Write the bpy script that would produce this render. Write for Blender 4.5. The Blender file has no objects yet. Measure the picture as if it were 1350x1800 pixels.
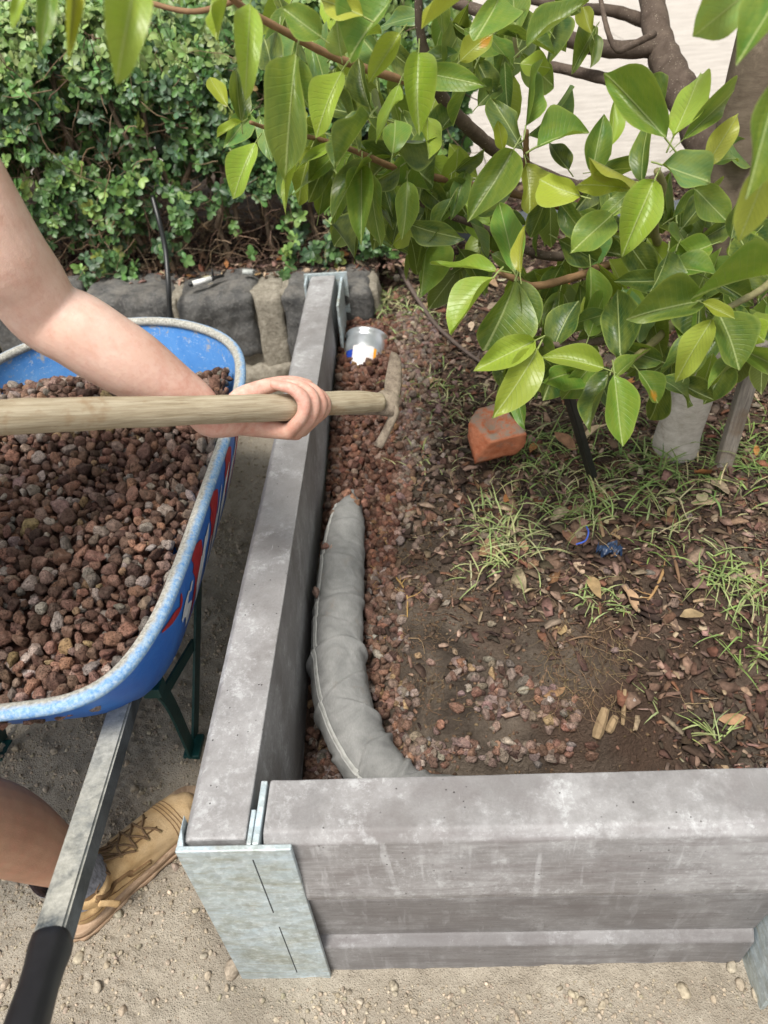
import bpy, bmesh, math, random
import numpy as np
from mathutils import Vector, Matrix, noise as mnoise

rng = np.random.default_rng(11)
random.seed(7)
SC = bpy.context.scene
COL = SC.collection

# ------------------------------------------------------------------ camera
F = 1279.0                                   # focal length in photo pixels (1350 x 1800)
def unit(a):
    a = np.array(a, float); return a/np.linalg.norm(a)
_Z = -unit((131, -1536, -F))
_Y = unit((17, 1065, -F)); _Y = unit(_Y-_Z*np.dot(_Y, _Z))
_X = np.cross(_Y, _Z)
R = np.array([_X, _Y, _Z])
CAMZ = 1.32
CAM = np.array([0, 0, CAMZ])
def ray(u, v): return R @ np.array([(u-675)/F, -(v-900)/F, -1.0])
def WD(u, v, d): return CAM+ray(u, v)*d                  # point at axis depth d
def PZ(u, v, z):
    d = ray(u, v); return CAM+d*(z-CAMZ)/d[2]
def PA(u, v, ax, val):
    d = ray(u, v); return CAM+d*(val-CAM[ax])/d[ax]
def proj(p):
    c = R.T @ (np.array(p)-CAM); return 675+F*c[0]/-c[2], 900-F*c[1]/-c[2], -c[2]

cam = bpy.data.cameras.new('camera'); co = bpy.data.objects.new('camera', cam); COL.objects.link(co)
cam.sensor_fit = 'VERTICAL'; cam.sensor_height = 36; cam.sensor_width = 27; cam.lens = 36*F/1800
cam.clip_start = 0.02; cam.clip_end = 300
m4 = Matrix.Identity(4)
for i in range(3):
    for j in range(3): m4[i][j] = R[i, j]
m4[2][3] = CAMZ
co.matrix_world = m4
cam.dof.use_dof = True; cam.dof.focus_distance = 1.18; cam.dof.aperture_fstop = 5.0
SC.camera = co

# ------------------------------------------------------------------ light
SUN_EL, SUN_AZ = math.radians(64), math.radians(205)
w = bpy.data.worlds.new("World"); SC.world = w; w.use_nodes = True
nt = w.node_tree; nt.nodes.clear()
sky = nt.nodes.new('ShaderNodeTexSky'); sky.sky_type = 'NISHITA'; sky.sun_disc = False
sky.sun_elevation = SUN_EL; sky.sun_rotation = SUN_AZ
sky.air_density = 1.0; sky.dust_density = 3.0; sky.ozone_density = 1.0
hs = nt.nodes.new('ShaderNodeHueSaturation'); hs.inputs['Saturation'].default_value = 0.10   # an overcast sky
bg = nt.nodes.new('ShaderNodeBackground'); bg.inputs['Strength'].default_value = 0.125
wo = nt.nodes.new('ShaderNodeOutputWorld')
nt.links.new(sky.outputs[0], hs.inputs['Color']); nt.links.new(hs.outputs[0], bg.inputs[0]); nt.links.new(bg.outputs[0], wo.inputs[0])
sun = bpy.data.lights.new('sun', 'SUN'); so = bpy.data.objects.new('sun', sun); COL.objects.link(so)
sun.energy = 2.6; sun.angle = math.radians(16); sun.color = (1, 0.95, 0.87)
sd = Vector((math.sin(SUN_AZ)*math.cos(SUN_EL), math.cos(SUN_AZ)*math.cos(SUN_EL), math.sin(SUN_EL)))
so.rotation_euler = sd.to_track_quat('Z', 'Y').to_euler()
SC.view_settings.view_transform = 'Standard'; SC.view_settings.look = 'None'
SC.view_settings.exposure = 0.6; SC.view_settings.gamma = 1; SC.view_settings.use_curve_mapping = False
SC.render.engine = 'CYCLES'
SC.cycles.max_bounces = 6; SC.cycles.diffuse_bounces = 3; SC.cycles.transparent_max_bounces = 4
SC.cycles.glossy_bounces = 2; SC.cycles.transmission_bounces = 3

# ------------------------------------------------------------------ noise
def _hash(ix, iy, iz):
    h = (ix.astype(np.int64)*73856093) ^ (iy.astype(np.int64)*19349663) ^ (iz.astype(np.int64)*83492791)
    h = (h ^ (h >> 13))*1274126177
    h = h & 0x7fffffff
    h = (h ^ (h >> 15))*2246822519 & 0x7fffffff
    return (h & 0xffff)/65535.0
def vnoise(p):
    p = np.asarray(p, float); i = np.floor(p); f = p-i; f = f*f*(3-2*f); i = i.astype(np.int64)
    r = 0
    for dx in (0, 1):
        for dy in (0, 1):
            for dz in (0, 1):
                wgt = (f[..., 0] if dx else 1-f[..., 0])*(f[..., 1] if dy else 1-f[..., 1])*(f[..., 2] if dz else 1-f[..., 2])
                r = r+wgt*_hash(i[..., 0]+dx, i[..., 1]+dy, i[..., 2]+dz)
    return r*2-1
def fbm(p, sc, octv=4, seed=0):
    p = np.asarray(p, float)*sc+seed*17.31
    r = 0; a = 1; t = 0
    for k in range(octv):
        r = r+a*vnoise(p); t += a; a *= .5; p = p*2.03+5.7
    return r/t
def f2(x, y, sc, octv=4, seed=0):
    x = np.asarray(x, float); y = np.asarray(y, float)
    return fbm(np.stack([x, y, np.zeros_like(x+y)+.37], -1) if x.shape == y.shape else np.array([x, y, .37]), sc, octv, seed)
class Cache:
    """samples a 2D function once on a grid, then answers single points quickly"""
    def __init__(s, fn, x0, x1, y0, y1, st):
        s.x0, s.y0, s.st = x0, y0, st; s.nx, s.ny = int((x1-x0)/st)+2, int((y1-y0)/st)+2
        X, Y = np.meshgrid(x0+np.arange(s.nx)*st, y0+np.arange(s.ny)*st); s.g = fn(X, Y).tolist()
    def __call__(s, x, y):
        a = min(max((x-s.x0)/s.st, 0), s.nx-1.001); b = min(max((y-s.y0)/s.st, 0), s.ny-1.001); i, j = int(a), int(b); a -= i; b -= j
        g0, g1 = s.g[j], s.g[j+1]; return (g0[i]*(1-a)+g0[i+1]*a)*(1-b)+(g1[i]*(1-a)+g1[i+1]*a)*b
def sstep(a, b, x):
    t = np.clip((x-a)/(b-a), 0, 1); return t*t*(3-2*t)

# ------------------------------------------------------------------ objects
def tag(o, label=None, cat=None, group=None, kind=None):
    if label: o['label'] = label
    if cat: o['category'] = cat
    if group: o['group'] = group
    if kind: o['kind'] = kind
    return o
def empty(name, loc=(0, 0, 0)):
    o = bpy.data.objects.new(name, None); COL.objects.link(o); o.location = loc; o.empty_display_size = .05
    return o
def link_mesh(name, me, mat=None, parent=None, smooth=True):
    o = bpy.data.objects.new(name, me); COL.objects.link(o)
    if mat and not me.materials: me.materials.append(mat)
    if smooth and len(me.polygons): me.polygons.foreach_set('use_smooth', [True]*len(me.polygons))
    if parent:
        o.parent = parent; o.location = -parent.location if False else (0, 0, 0)
        o.matrix_parent_inverse = Matrix.Translation(-Vector(parent.location)) if parent.parent is None else Matrix.Identity(4)
    return o
def pmesh(name, verts, faces, mat=None, parent=None, smooth=True, tint=None, luv=None):
    me = bpy.data.meshes.new(name)
    me.from_pydata([tuple(map(float, v)) for v in verts], [], [tuple(map(int, f)) for f in faces]); me.update()
    if tint is not None:
        a = me.attributes.new('tint', 'FLOAT_COLOR', 'POINT'); a.data.foreach_set('color', np.asarray(tint, np.float32).ravel())
    if luv is not None:
        a = me.attributes.new('luv', 'FLOAT_VECTOR', 'POINT'); a.data.foreach_set('vector', np.asarray(luv, np.float32).ravel())
    return link_mesh(name, me, mat, parent, smooth)
def bm_obj(name, bm, mat=None, parent=None, smooth=False):
    me = bpy.data.meshes.new(name); bm.normal_update(); bm.to_mesh(me); bm.free()
    return link_mesh(name, me, mat, parent, smooth)
def box_bm(lo, hi, bevel=0, seg=2, cuts=None):
    bm = bmesh.new(); lo = np.array(lo, float); hi = np.array(hi, float)
    bmesh.ops.create_cube(bm, size=1, matrix=Matrix.Translation(tuple((lo+hi)/2)) @ Matrix.Diagonal((*(hi-lo), 1)))
    if bevel: bmesh.ops.bevel(bm, geom=bm.edges[:], offset=bevel, segments=seg, affect='EDGES', profile=.5)
    return bm
def box(name, lo, hi, mat, parent=None, bevel=0.001, seg=2):
    return bm_obj(name, box_bm(lo, hi, bevel, seg), mat, parent, False)
def prism(name, poly, axis, a, b, mat, parent=None, bevel=0, seg=2, smooth=False):
    """poly: list of 2D points; extruded along axis 0/1/2 from a to b"""
    bm = bmesh.new(); rest = [i for i in range(3) if i != axis]
    rings = []
    for t in (a, b):
        r = []
        for p in poly:
            c = [0, 0, 0]; c[axis] = t; c[rest[0]] = p[0]; c[rest[1]] = p[1]; r.append(bm.verts.new(c))
        rings.append(r)
    n = len(poly)
    for i in range(n): bm.faces.new((rings[0][i], rings[0][(i+1) % n], rings[1][(i+1) % n], rings[1][i]))
    bm.faces.new(rings[0]); bm.faces.new(rings[1])
    bmesh.ops.recalc_face_normals(bm, faces=bm.faces)
    if bevel: bmesh.ops.bevel(bm, geom=bm.edges[:], offset=bevel, segments=seg, affect='EDGES')
    return bm_obj(name, bm, mat, parent, smooth)
def catmull(pts, n):
    pts = np.array(pts, float); P = np.vstack([2*pts[0]-pts[1], pts, 2*pts[-1]-pts[-2]])
    out = []
    for i in range(len(pts)-1):
        p0, p1, p2, p3 = P[i:i+4]
        for t in np.linspace(0, 1, n, endpoint=False):
            out.append(.5*((2*p1)+(-p0+p2)*t+(2*p0-5*p1+4*p2-p3)*t*t+(-p0+3*p1-3*p2+p3)*t**3))
    out.append(pts[-1]); return np.array(out)
def tube_data(pts, rad, sides=8, cap=True, up=None, sq=None):
    """pts Nx3, rad scalar / N / Nx2 ; returns verts, faces"""
    pts = np.array(pts, float); N = len(pts)
    rad = np.array(rad, float)
    if rad.ndim == 0: rad = np.full((N, 2), rad)
    elif rad.ndim == 1: rad = np.stack([rad, rad], 1)
    T = np.gradient(pts, axis=0); T /= (np.linalg.norm(T, axis=1)[:, None]+1e-12)
    u = np.array(up, float) if up is not None else (np.array([0, 0, 1.]) if abs(T[0][2]) < .9 else np.array([1., 0, 0]))
    V = []; 
    for i in range(N):
        if up is not None: u = np.array(up, float)
        u = u-T[i]*np.dot(u, T[i]); u /= np.linalg.norm(u)+1e-12
        s = np.cross(T[i], u)
        for k in range(sides):
            a = 2*math.pi*(k+.5)/sides; c_, s_ = math.cos(a), math.sin(a)
            if sq: c_ = math.copysign(abs(c_)**sq, c_); s_ = math.copysign(abs(s_)**sq, s_)
            V.append(pts[i]+s*c_*rad[i][0]+u*s_*rad[i][1])
    Fc = []
    for i in range(N-1):
        for k in range(sides):
            k2 = (k+1) % sides
            Fc.append((i*sides+k, i*sides+k2, (i+1)*sides+k2, (i+1)*sides+k))
    if cap:
        V.append(pts[0]-T[0]*rad[0].mean()*.35); V.append(pts[-1]+T[-1]*rad[-1].mean()*.35)
        a, b = len(V)-2, len(V)-1
        for k in range(sides):
            k2 = (k+1) % sides
            Fc.append((a, k2, k)); Fc.append((b, (N-1)*sides+k, (N-1)*sides+k2))
    return np.array(V), Fc
def tube(name, pts, rad, mat, parent=None, sides=8, n=0, **k):
    pts = np.array(pts, float)
    if n:
        r = np.array(rad, float)
        if r.ndim == 0: r = np.full(len(pts), float(r))
        m = catmull(np.hstack([pts, r.reshape(len(pts), -1)]), n); pts = m[:, :3]; rad = m[:, 3:] if m.shape[1] > 4 else m[:, 3]
    v, f = tube_data(pts, rad, sides, **k)
    return pmesh(name, v, f, mat, parent)
class Acc:
    def __init__(s): s.v = []; s.f = []; s.t = []; s.n = 0
    def add(s, v, f, tint=(1, 1, 1, 1)):
        s.v.append(np.asarray(v, float)); s.f += [tuple(i+s.n for i in q) for q in f]; s.n += len(v)
        s.t.append(np.tile(np.array(tint, float), (len(v), 1)))
    def build(s, name, mat, parent=None, smooth=True):
        return pmesh(name, np.vstack(s.v), s.f, mat, parent, smooth, tint=np.vstack(s.t))
def merged(name, variants, items, mat, parent=None, smooth=True):
    """items: (variant, 3x3, loc, colour) ; fast numpy build with a tint attribute"""
    V = []; L = []; LS = []; Tn = []; UV = []; off = 0
    by = {}
    for it in items: by.setdefault(it[0], []).append(it)
    for k, its in by.items():
        v, f, uv = variants[k]; v = np.asarray(v, float); nv = len(v)
        Ms = np.array([i[1] for i in its]); Ls = np.array([i[2] for i in its]); Cs = np.array([i[3] for i in its])
        W = np.einsum('nij,vj->nvi', Ms, v)+Ls[:, None, :]
        V.append(W.reshape(-1, 3)); Tn.append(np.repeat(Cs, nv, axis=0))
        UV.append(np.tile(uv if uv is not None else np.zeros((nv, 3)), (len(its), 1)))
        flat = np.array([j for q in f for j in q]); sizes = np.array([len(q) for q in f])
        L.append((flat[None, :]+(np.arange(len(its))*nv)[:, None]+off).ravel()); LS.append(np.tile(sizes, len(its)))
        off += nv*len(its)
    V = np.vstack(V); L = np.concatenate(L); LS = np.concatenate(LS); st = np.concatenate([[0], np.cumsum(LS)[:-1]])
    me = bpy.data.meshes.new(name); me.vertices.add(len(V)); me.vertices.foreach_set('co', V.astype(np.float32).ravel())
    me.loops.add(len(L)); me.loops.foreach_set('vertex_index', L.astype(np.int32))
    me.polygons.add(len(LS)); me.polygons.foreach_set('loop_start', st.astype(np.int32)); me.polygons.foreach_set('loop_total', LS.astype(np.int32))
    me.update(calc_edges=True)
    a = me.attributes.new('tint', 'FLOAT_COLOR', 'POINT'); a.data.foreach_set('color', np.vstack(Tn).astype(np.float32).ravel())
    a = me.attributes.new('luv', 'FLOAT_VECTOR', 'POINT'); a.data.foreach_set('vector', np.vstack(UV).astype(np.float32).ravel())
    return link_mesh(name, me, mat, parent, smooth)
def rotm(a, b, c):
    ca, sa, cb, sb, cc, sc_ = math.cos(a), math.sin(a), math.cos(b), math.sin(b), math.cos(c), math.sin(c)
    return np.array([[cc, -sc_, 0], [sc_, cc, 0], [0, 0, 1]]) @ np.array([[cb, 0, sb], [0, 1, 0], [-sb, 0, cb]]) @ np.array([[1, 0, 0], [0, ca, -sa], [0, sa, ca]])
def rrot(full=True, tilt=.4):
    if full: return rotm(rng.uniform(0, 6.28), rng.uniform(-1.5, 1.5), rng.uniform(0, 6.28))
    return rotm(rng.normal(0, tilt), rng.normal(0, tilt), rng.uniform(0, 6.28))
def frame(y, n):
    """3x3 whose Y column is y (length kept off) and Z near n"""
    y = unit(y); n = np.array(n, float); n = n-y*np.dot(n, y)
    if np.linalg.norm(n) < 1e-5: n = np.cross(y, [1, 0, .3])
    n = unit(n); x = np.cross(y, n); return np.stack([x, y, n], 1)
def jit(c, s=.12, hs_=.05):
    k = 1+rng.normal(0, s); c = np.array(c[:3])*k*(1+rng.normal(0, hs_, 3)); return (*np.clip(c, .003, 1), 1)
def mat4(M3, loc):
    m = Matrix.Identity(4)
    for i in range(3):
        for j in range(3): m[i][j] = M3[i][j]
        m[i][3] = loc[i]
    return m

# ------------------------------------------------------------------ materials
class NT:
    def __init__(s, name):
        s.m = bpy.data.materials.new(name); s.m.use_nodes = True; s.t = s.m.node_tree; s.t.nodes.clear()
        s.out = s.t.nodes.new('ShaderNodeOutputMaterial'); s.b = s.t.nodes.new('ShaderNodeBsdfPrincipled')
        s.t.links.new(s.b.outputs[0], s.out.inputs[0])
    def n(s, ty, ins=None, **props):
        x = s.t.nodes.new('ShaderNode'+ty)
        for k, v in props.items(): setattr(x, k, v)
        for k, v in (ins or {}).items(): s.set(x.inputs[k], v)
        return x
    def set(s, sock, v):
        if hasattr(v, 'is_output') or isinstance(v, bpy.types.NodeSocket): s.t.links.new(v, sock)
        else:
            if isinstance(v, tuple) and len(v) == 3 and sock.type == 'RGBA': v = (*v, 1)
            sock.default_value = v
    def pos(s): return s.n('NewGeometry').outputs['Position']
    def obj(s): return s.n('TexCoord').outputs['Object']
    def attr(s, nm): return s.n('Attribute', attribute_name=nm)
    def noise(s, vec, sc, det=4, rough=.55, dist=0):
        return s.n('TexNoise', {'Vector': vec, 'Scale': sc, 'Detail': det, 'Roughness': rough, 'Distortion': dist}).outputs[0]
    def vor(s, vec, sc, feat='F1', out=0):
        return s.n('TexVoronoi', {'Vector': vec, 'Scale': sc}, feature=feat).outputs[out]
    def scale(s, vec, xyz):
        return s.n('Mapping', {'Vector': vec, 'Scale': xyz}).outputs[0]
    def ramp(s, f, lo, hi, a=0.0, b=1.0):
        x = s.n('MapRange', {'Value': f, 'From Min': lo, 'From Max': hi, 'To Min': a, 'To Max': b}); return x.outputs[0]
    def mix(s, f, a, b, mode='MIX'):
        x = s.n('Mix', data_type='RGBA', blend_type=mode, clamp_factor=True)
        s.set(x.inputs[0], f); s.set(x.inputs[6], a); s.set(x.inputs[7], b); return x.outputs[2]
    def math(s, op, a, b=0.0):
        x = s.n('Math', operation=op); s.set(x.inputs[0], a); s.set(x.inputs[1], b); return x.outputs[0]
    def bump(s, h, dist=.002, strength=1.0):
        x = s.n('Bump', {'Height': h, 'Distance': dist, 'Strength': strength}); s.t.links.new(x.outputs[0], s.b.inputs['Normal']); return x
    def base(s, c, rough=.8, spec=.3, metal=0):
        s.set(s.b.inputs['Base Color'], c); s.set(s.b.inputs['Roughness'], rough); s.set(s.b.inputs['Specular IOR Level'], spec); s.set(s.b.inputs['Metallic'], metal); return s.m
def flat(name, c, rough=.6, spec=.3, metal=0, bump=0, bsc=200):
    k = NT(name); p = k.pos(); nz = k.noise(p, bsc*.3, 5)
    col = k.mix(k.ramp(nz, .35, .65), tuple(x*.82 for x in c), tuple(min(1, x*1.12) for x in c))
    if bump: k.bump(k.noise(p, bsc, 4), bump)
    return k.base(col, rough, spec, metal)
def tintmat(name, src='attr', rough=.8, spec=.3, bump=.001, bsc=250, dirt=None, lo=.6, hi=1.25):
    """colour comes from the 'tint' attribute (joined pieces) or from the object's own colour"""
    k = NT(name); p = k.pos()
    c = k.attr('tint').outputs['Color'] if src == 'attr' else k.n('ObjectInfo').outputs['Color']
    g = k.ramp(k.noise(p, bsc*.4, 5), .3, .7, lo, hi)
    col = k.mix(1.0, c, k.n('CombineColor', {0: g, 1: g, 2: g}).outputs[0], 'MULTIPLY')
    if dirt:
        col = k.mix(k.ramp(k.noise(p, 60, 4), .5, .72, 0, .7), col, dirt)
    if bump: k.bump(k.noise(p, bsc, 5, .65), bump)
    return k.base(col, rough, spec)
def stonemat(name, src):
    k = NT(name); p = k.pos()
    c = k.attr('tint').outputs['Color'] if src == 'attr' else k.n('ObjectInfo').outputs['Color']
    pit = k.vor(p, 380); pit2 = k.vor(p, 900)
    big = k.noise(p, 130, 5, .7)
    g = k.math('MULTIPLY', k.ramp(pit, .08, .42, .42, 1.2), k.ramp(big, .3, .7, .55, 1.5))
    col = k.mix(1.0, c, k.n('CombineColor', {0: g, 1: g, 2: g}).outputs[0], 'MULTIPLY')
    up = k.n('SeparateXYZ', {0: k.n('NewGeometry').outputs['Normal']}).outputs[2]
    dust = k.math('MULTIPLY', k.ramp(k.noise(p, 75, 5, .7), .48, .75, 0, .5), k.ramp(up, 0, 1))
    col = k.mix(dust, col, (.36, .27, .21))
    h = k.math('ADD', k.math('MULTIPLY', k.ramp(pit, .05, .4), .8), k.math('ADD', k.math('MULTIPLY', big, 1.2), k.math('MULTIPLY', pit2, .3)))
    k.bump(h, .0034, 1)
    return k.base(col, .92, .15)
# ================================================================== materials of the setting
def m_dirt():
    k = NT('dirt'); p = k.pos()
    a = k.noise(p, 6, 6, .6); b = k.noise(p, 140, 6, .7); c = k.vor(p, 260)
    col = k.mix(k.ramp(a, .35, .65), (.35, .305, .245), (.51, .46, .38))
    col = k.mix(k.ramp(b, .35, .7), k.mix(.40, col, (.17, .14, .105)), col)
    col = k.mix(k.ramp(k.noise(p, 420, 3), .6, .72, 0, .6), col, (.62, .56, .46))
    h = k.math('ADD', k.math('MULTIPLY', b, 1.0), k.math('MULTIPLY', k.noise(p, 600, 3), .5))
    h = k.math('ADD', h, k.math('MULTIPLY', k.ramp(c, 0, .5), -.4))
    k.bump(h, .004, 1)
    return k.base(col, .95, .1)
def m_soil():
    k = NT('soil'); p = k.pos()
    a = k.noise(p, 9, 5, .6); b = k.noise(p, 160, 6, .7)
    col = k.mix(k.ramp(a, .38, .62), (.095, .075, .060), (.265, .215, .17))
    col = k.mix(k.ramp(k.noise(p, 3.1, 3), .45, .6), col, (.145, .095, .070))
    col = k.mix(k.ramp(b, .3, .7), k.mix(.5, col, (.045, .033, .025)), col)
    k.bump(k.math('ADD', k.math('ADD', b, k.math('MULTIPLY', k.noise(p, 40, 6, .7), 1.6)), k.math('MULTIPLY', k.noise(p, 500, 3), .5)), .009, 1)
    return k.base(col, .95, .1)
def m_concrete(name, streak=False, dark=0.0, vdir=None):
    k = NT(name); p = k.pos()
    a = k.noise(p, 7, 6, .62, .2); b = k.noise(p, 34, 7, .72, .15)
    base = k.mix(k.ramp(a, .32, .68), (.20, .193, .193), (.295, .288, .285))
    base = k.mix(k.ramp(b, .36, .70, 0, .55), base, (.38, .37, .37))
    base = k.mix(k.ramp(k.noise(p, 17, 6, .7), .48, .70, 0, .55), base, (.15, .138, .134))
    base = k.mix(k.ramp(k.noise(p, 300, 4, .7), .35, .7, .22, 0), base, (.12, .115, .12))
    # efflorescence: wispy white patches
    w1 = k.noise(p, 5.5, 10, .72, .1)
    base = k.mix(k.ramp(w1, .47, .60, 0, .55 if streak else .42), base, (.44, .435, .44))
    base = k.mix(k.ramp(k.noise(p, 3.6, 9, .75, .2), .50, .60, 0, .5), base, (.165, .150, .145))
    w2 = k.noise(p, 26, 9, .82, .15); base = k.mix(k.math('MULTIPLY', k.ramp(w2, .53, .60, 0, .55), k.ramp(w1, .46, .56)), base, (.56, .57, .58))
    fl = k.noise(p, 110, 6, .8, .3)
    base = k.mix(k.math('MULTIPLY', k.ramp(fl, .53, .66, 0, .5), k.ramp(w1, .46, .58)), base, (.56, .57, .58))
    if streak:
        s = k.noise(k.scale(p, (16, 16, .9)), 3.5, 6, .6, .35)
        upn = k.n('SeparateXYZ', {0: k.n('NewGeometry').outputs['Normal']}).outputs[2]; face = k.ramp(upn, .25, .6, 1, 0)
        base = k.mix(k.math('MULTIPLY', face, k.math('MULTIPLY', k.ramp(s, .53, .61, 0, .6), k.ramp(k.noise(p, 13, 6, .7), .42, .58))), base, (.50, .50, .51))
        hz_ = k.noise(k.scale(p, (2, 2, 26)), 9, 6, .7, .2); base = k.mix(k.math('MULTIPLY', face, k.ramp(hz_, .50, .66, 0, .45)), base, (.42, .41, .41))
        s2 = k.noise(k.scale(p, (1.2, 1.2, 9)), 6, 5, .6, .3)
        base = k.mix(k.ramp(s2, .5, .65, 0, .5), base, (.16, .14, .14))
    scr = k.noise(k.scale(p, (60, 4, 30)), 5, 3, .5, .2)
    base = k.mix(k.ramp(scr, .72, .74, 0, .4), base, (.6, .6, .61))
    pits = k.vor(p, 75); pn = k.noise(p, 25, 2)
    pm = k.math('MULTIPLY', k.ramp(pits, .10, .045), k.ramp(pn, .5, .56))
    base = k.mix(pm, base, (.05, .045, .04))
    pt = k.n('NewGeometry').outputs['Pointiness']; base = k.mix(k.math('MULTIPLY', k.ramp(pt, .515, .56, 0, .6), k.ramp(k.noise(p, 45, 6, .8), .42, .58)), base, (.52, .52, .53))
    if dark: base = k.mix(dark, base, (.11, .105, .11))
    h = k.math('ADD', k.math('MULTIPLY', k.noise(p, 220, 5, .65), .35), k.math('MULTIPLY', pm, -1.6))
    h = k.math('ADD', h, k.math('MULTIPLY', b, .5))
    k.bump(h, .0016, .8)
    return k.base(base, .62, .35)
def m_galv():
    k = NT('galvanised steel'); p = k.pos()
    a = k.noise(k.scale(p, (1, 1, 2.4)), 8, 9, .78, .5); b = k.noise(k.scale(p, (1, 1, 2)), 70, 7, .8, .3)
    col = k.mix(k.ramp(a, .38, .62), (.34, .37, .33), (.50, .60, .66))
    col = k.mix(k.ramp(b, .48, .66, 0, .8), col, (.66, .72, .75))
    col = k.mix(k.ramp(k.noise(k.scale(p, (1, 1, 7)), 17, 4, .6), .58, .7, 0, .6), col, (.33, .32, .24))
    sg = k.vor(k.scale(p, (1, 1, .6)), 130, 'F1', 1); sv = k.n('SeparateColor', {0: sg}).outputs[0]
    gg = k.ramp(sv, 0, 1, .86, 1.1); col = k.mix(1.0, col, k.n('CombineColor', {0: gg, 1: gg, 2: gg}).outputs[0], 'MULTIPLY')
    k.bump(k.noise(p, 200, 4), .0006)
    return k.base(col, .5, .4, .25)
def m_blue(name, inner=False):
    k = NT(name); p = k.pos()
    n1 = k.noise(p, 9, 8, .7, .8)
    col = k.mix(k.ramp(n1, .3, .7), (.012, .12, .52), (.03, .20, .66)) if not inner else k.mix(k.ramp(n1, .3, .7), (.05, .22, .60), (.13, .34, .72))
    s = k.noise(k.scale(p, (4, 4, 7)), 14, 7, .85, .6)
    col = k.mix(k.ramp(s, .585 if inner else .64, .62 if inner else .68, 0, .85 if inner else .4), col, (.62, .68, .72))
    if inner:
        zz = k.n('SeparateXYZ', {0: p}).outputs[2]
        col = k.mix(k.ramp(k.math('ADD', k.noise(p, 30, 7, .85, .3), k.math('MULTIPLY', k.ramp(zz, .50, .59), .14)), .60, .64, 0, .85), col, (.42, .39, .34))
    else:
        col = k.mix(k.ramp(k.noise(k.scale(p, (40, 8, 60)), 5, 4, .6), .70, .73, 0, .6), col, (.45, .55, .7))
    k.bump(k.noise(p, 150, 4), .0008)
    return k.base(col, .38 if not inner else .6, .45)
def m_rim():
    k = NT('worn rim'); p = k.pos()
    n1 = k.noise(p, 60, 7, .75, .6); up = k.n('SeparateXYZ', {0: k.n('NewGeometry').outputs['Normal']}).outputs
    g_ = k.n('NewGeometry').outputs; v1 = k.n('VectorMath', {0: g_['Position'], 1: (-.70, 1.13, .56)}, operation='SUBTRACT').outputs[0]
    v1 = k.n('VectorMath', {0: k.scale(v1, (1.7, 1, 0))}, operation='NORMALIZE').outputs[0]
    dt = k.n('VectorMath', {0: v1, 1: g_['Normal']}, operation='DOT_PRODUCT').outputs['Value']
    out = k.ramp(k.math('ADD', k.math('MULTIPLY', dt, .9), k.math('MULTIPLY', n1, 1.1)), .50, .95)
    dust = k.mix(k.ramp(k.noise(p, 200, 6, .7), .35, .65), (.23, .22, .19), (.56, .55, .50))
    col = k.mix(out, dust, k.mix(k.ramp(k.noise(p, 160, 6, .75), .35, .6), (.09, .27, .60), (.38, .52, .66)))
    col = k.mix(k.ramp(k.noise(p, 30, 5), .62, .7, 0, .7), col, (.7, .72, .7))
    k.bump(k.noise(p, 300, 6, .7), .0014)
    return k.base(col, .7, .25)
def m_wood(name, c1, c2, sc=(1, 1, 1), f=40, bump=.001, rot=(0, 0, 0)):
    k = NT(name); v = k.n('Mapping', {'Vector': k.pos(), 'Scale': sc, 'Rotation': rot}).outputs[0]
    a = k.noise(v, f, 7, .7, .5); b = k.noise(k.pos(), 14, 5, .6)
    col = k.mix(k.ramp(a, .3, .7), c1, c2)
    col = k.mix(k.ramp(b, .55, .72, 0, .6), col, (.20, .12, .06))
    k.bump(a, bump)
    return k.base(col, .85, .15)
def m_bluestone():
    k = NT('bluestone'); p = k.pos()
    a = k.noise(p, 10, 8, .75, .4); b = k.noise(p, 90, 6, .75)
    col = k.mix(k.ramp(a, .35, .65), (.055, .055, .056), (.17, .167, .16))
    col = k.mix(k.ramp(b, .52, .72, 0, .7), col, (.30, .29, .27))
    up = k.n('SeparateXYZ', {0: k.n('NewGeometry').outputs['Normal']}).outputs[2]
    col = k.mix(k.math('MULTIPLY', k.ramp(k.noise(p, 22, 5, .7), .4, .65), k.ramp(up, .2, .9, 0, .5)), col, (.30, .275, .24))
    k.bump(k.math('ADD', a, k.math('MULTIPLY', b, .8)), .012)
    return k.base(col, .85, .25)
def m_mortar():
    k = NT('mortar'); p = k.pos(); b = k.noise(p, 60, 8, .75)
    col = k.mix(k.ramp(b, .3, .7), (.20, .175, .135), (.50, .455, .375))
    k.bump(k.noise(p, 90, 6, .75), .012)
    return k.base(col, .95, .1)
def m_paving():
    k = NT('pale paving'); p = k.pos()
    a = k.noise(k.scale(p, (1, 5, 1)), 5, 8, .75, .3)
    col = k.mix(k.ramp(a, .35, .65), (.42, .38, .335), (.62, .575, .52))
    k.bump(a, .02)
    return k.base(col, .8, .2)

DIRT, SOIL = m_dirt(), m_soil()
CONC, CONCS, CONCD = m_concrete('concrete'), m_concrete('streaked concrete', True, .06), m_concrete('shaded concrete', True, .42)  # last copy has the shade of the undercut lower sleepers mixed into its colour
GALV = m_galv(); BSTONE, MORTAR = m_bluestone(), m_mortar()
STONE_O, STONE_A = stonemat('scoria', 'obj'), stonemat('scoria joined', 'attr')

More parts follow.
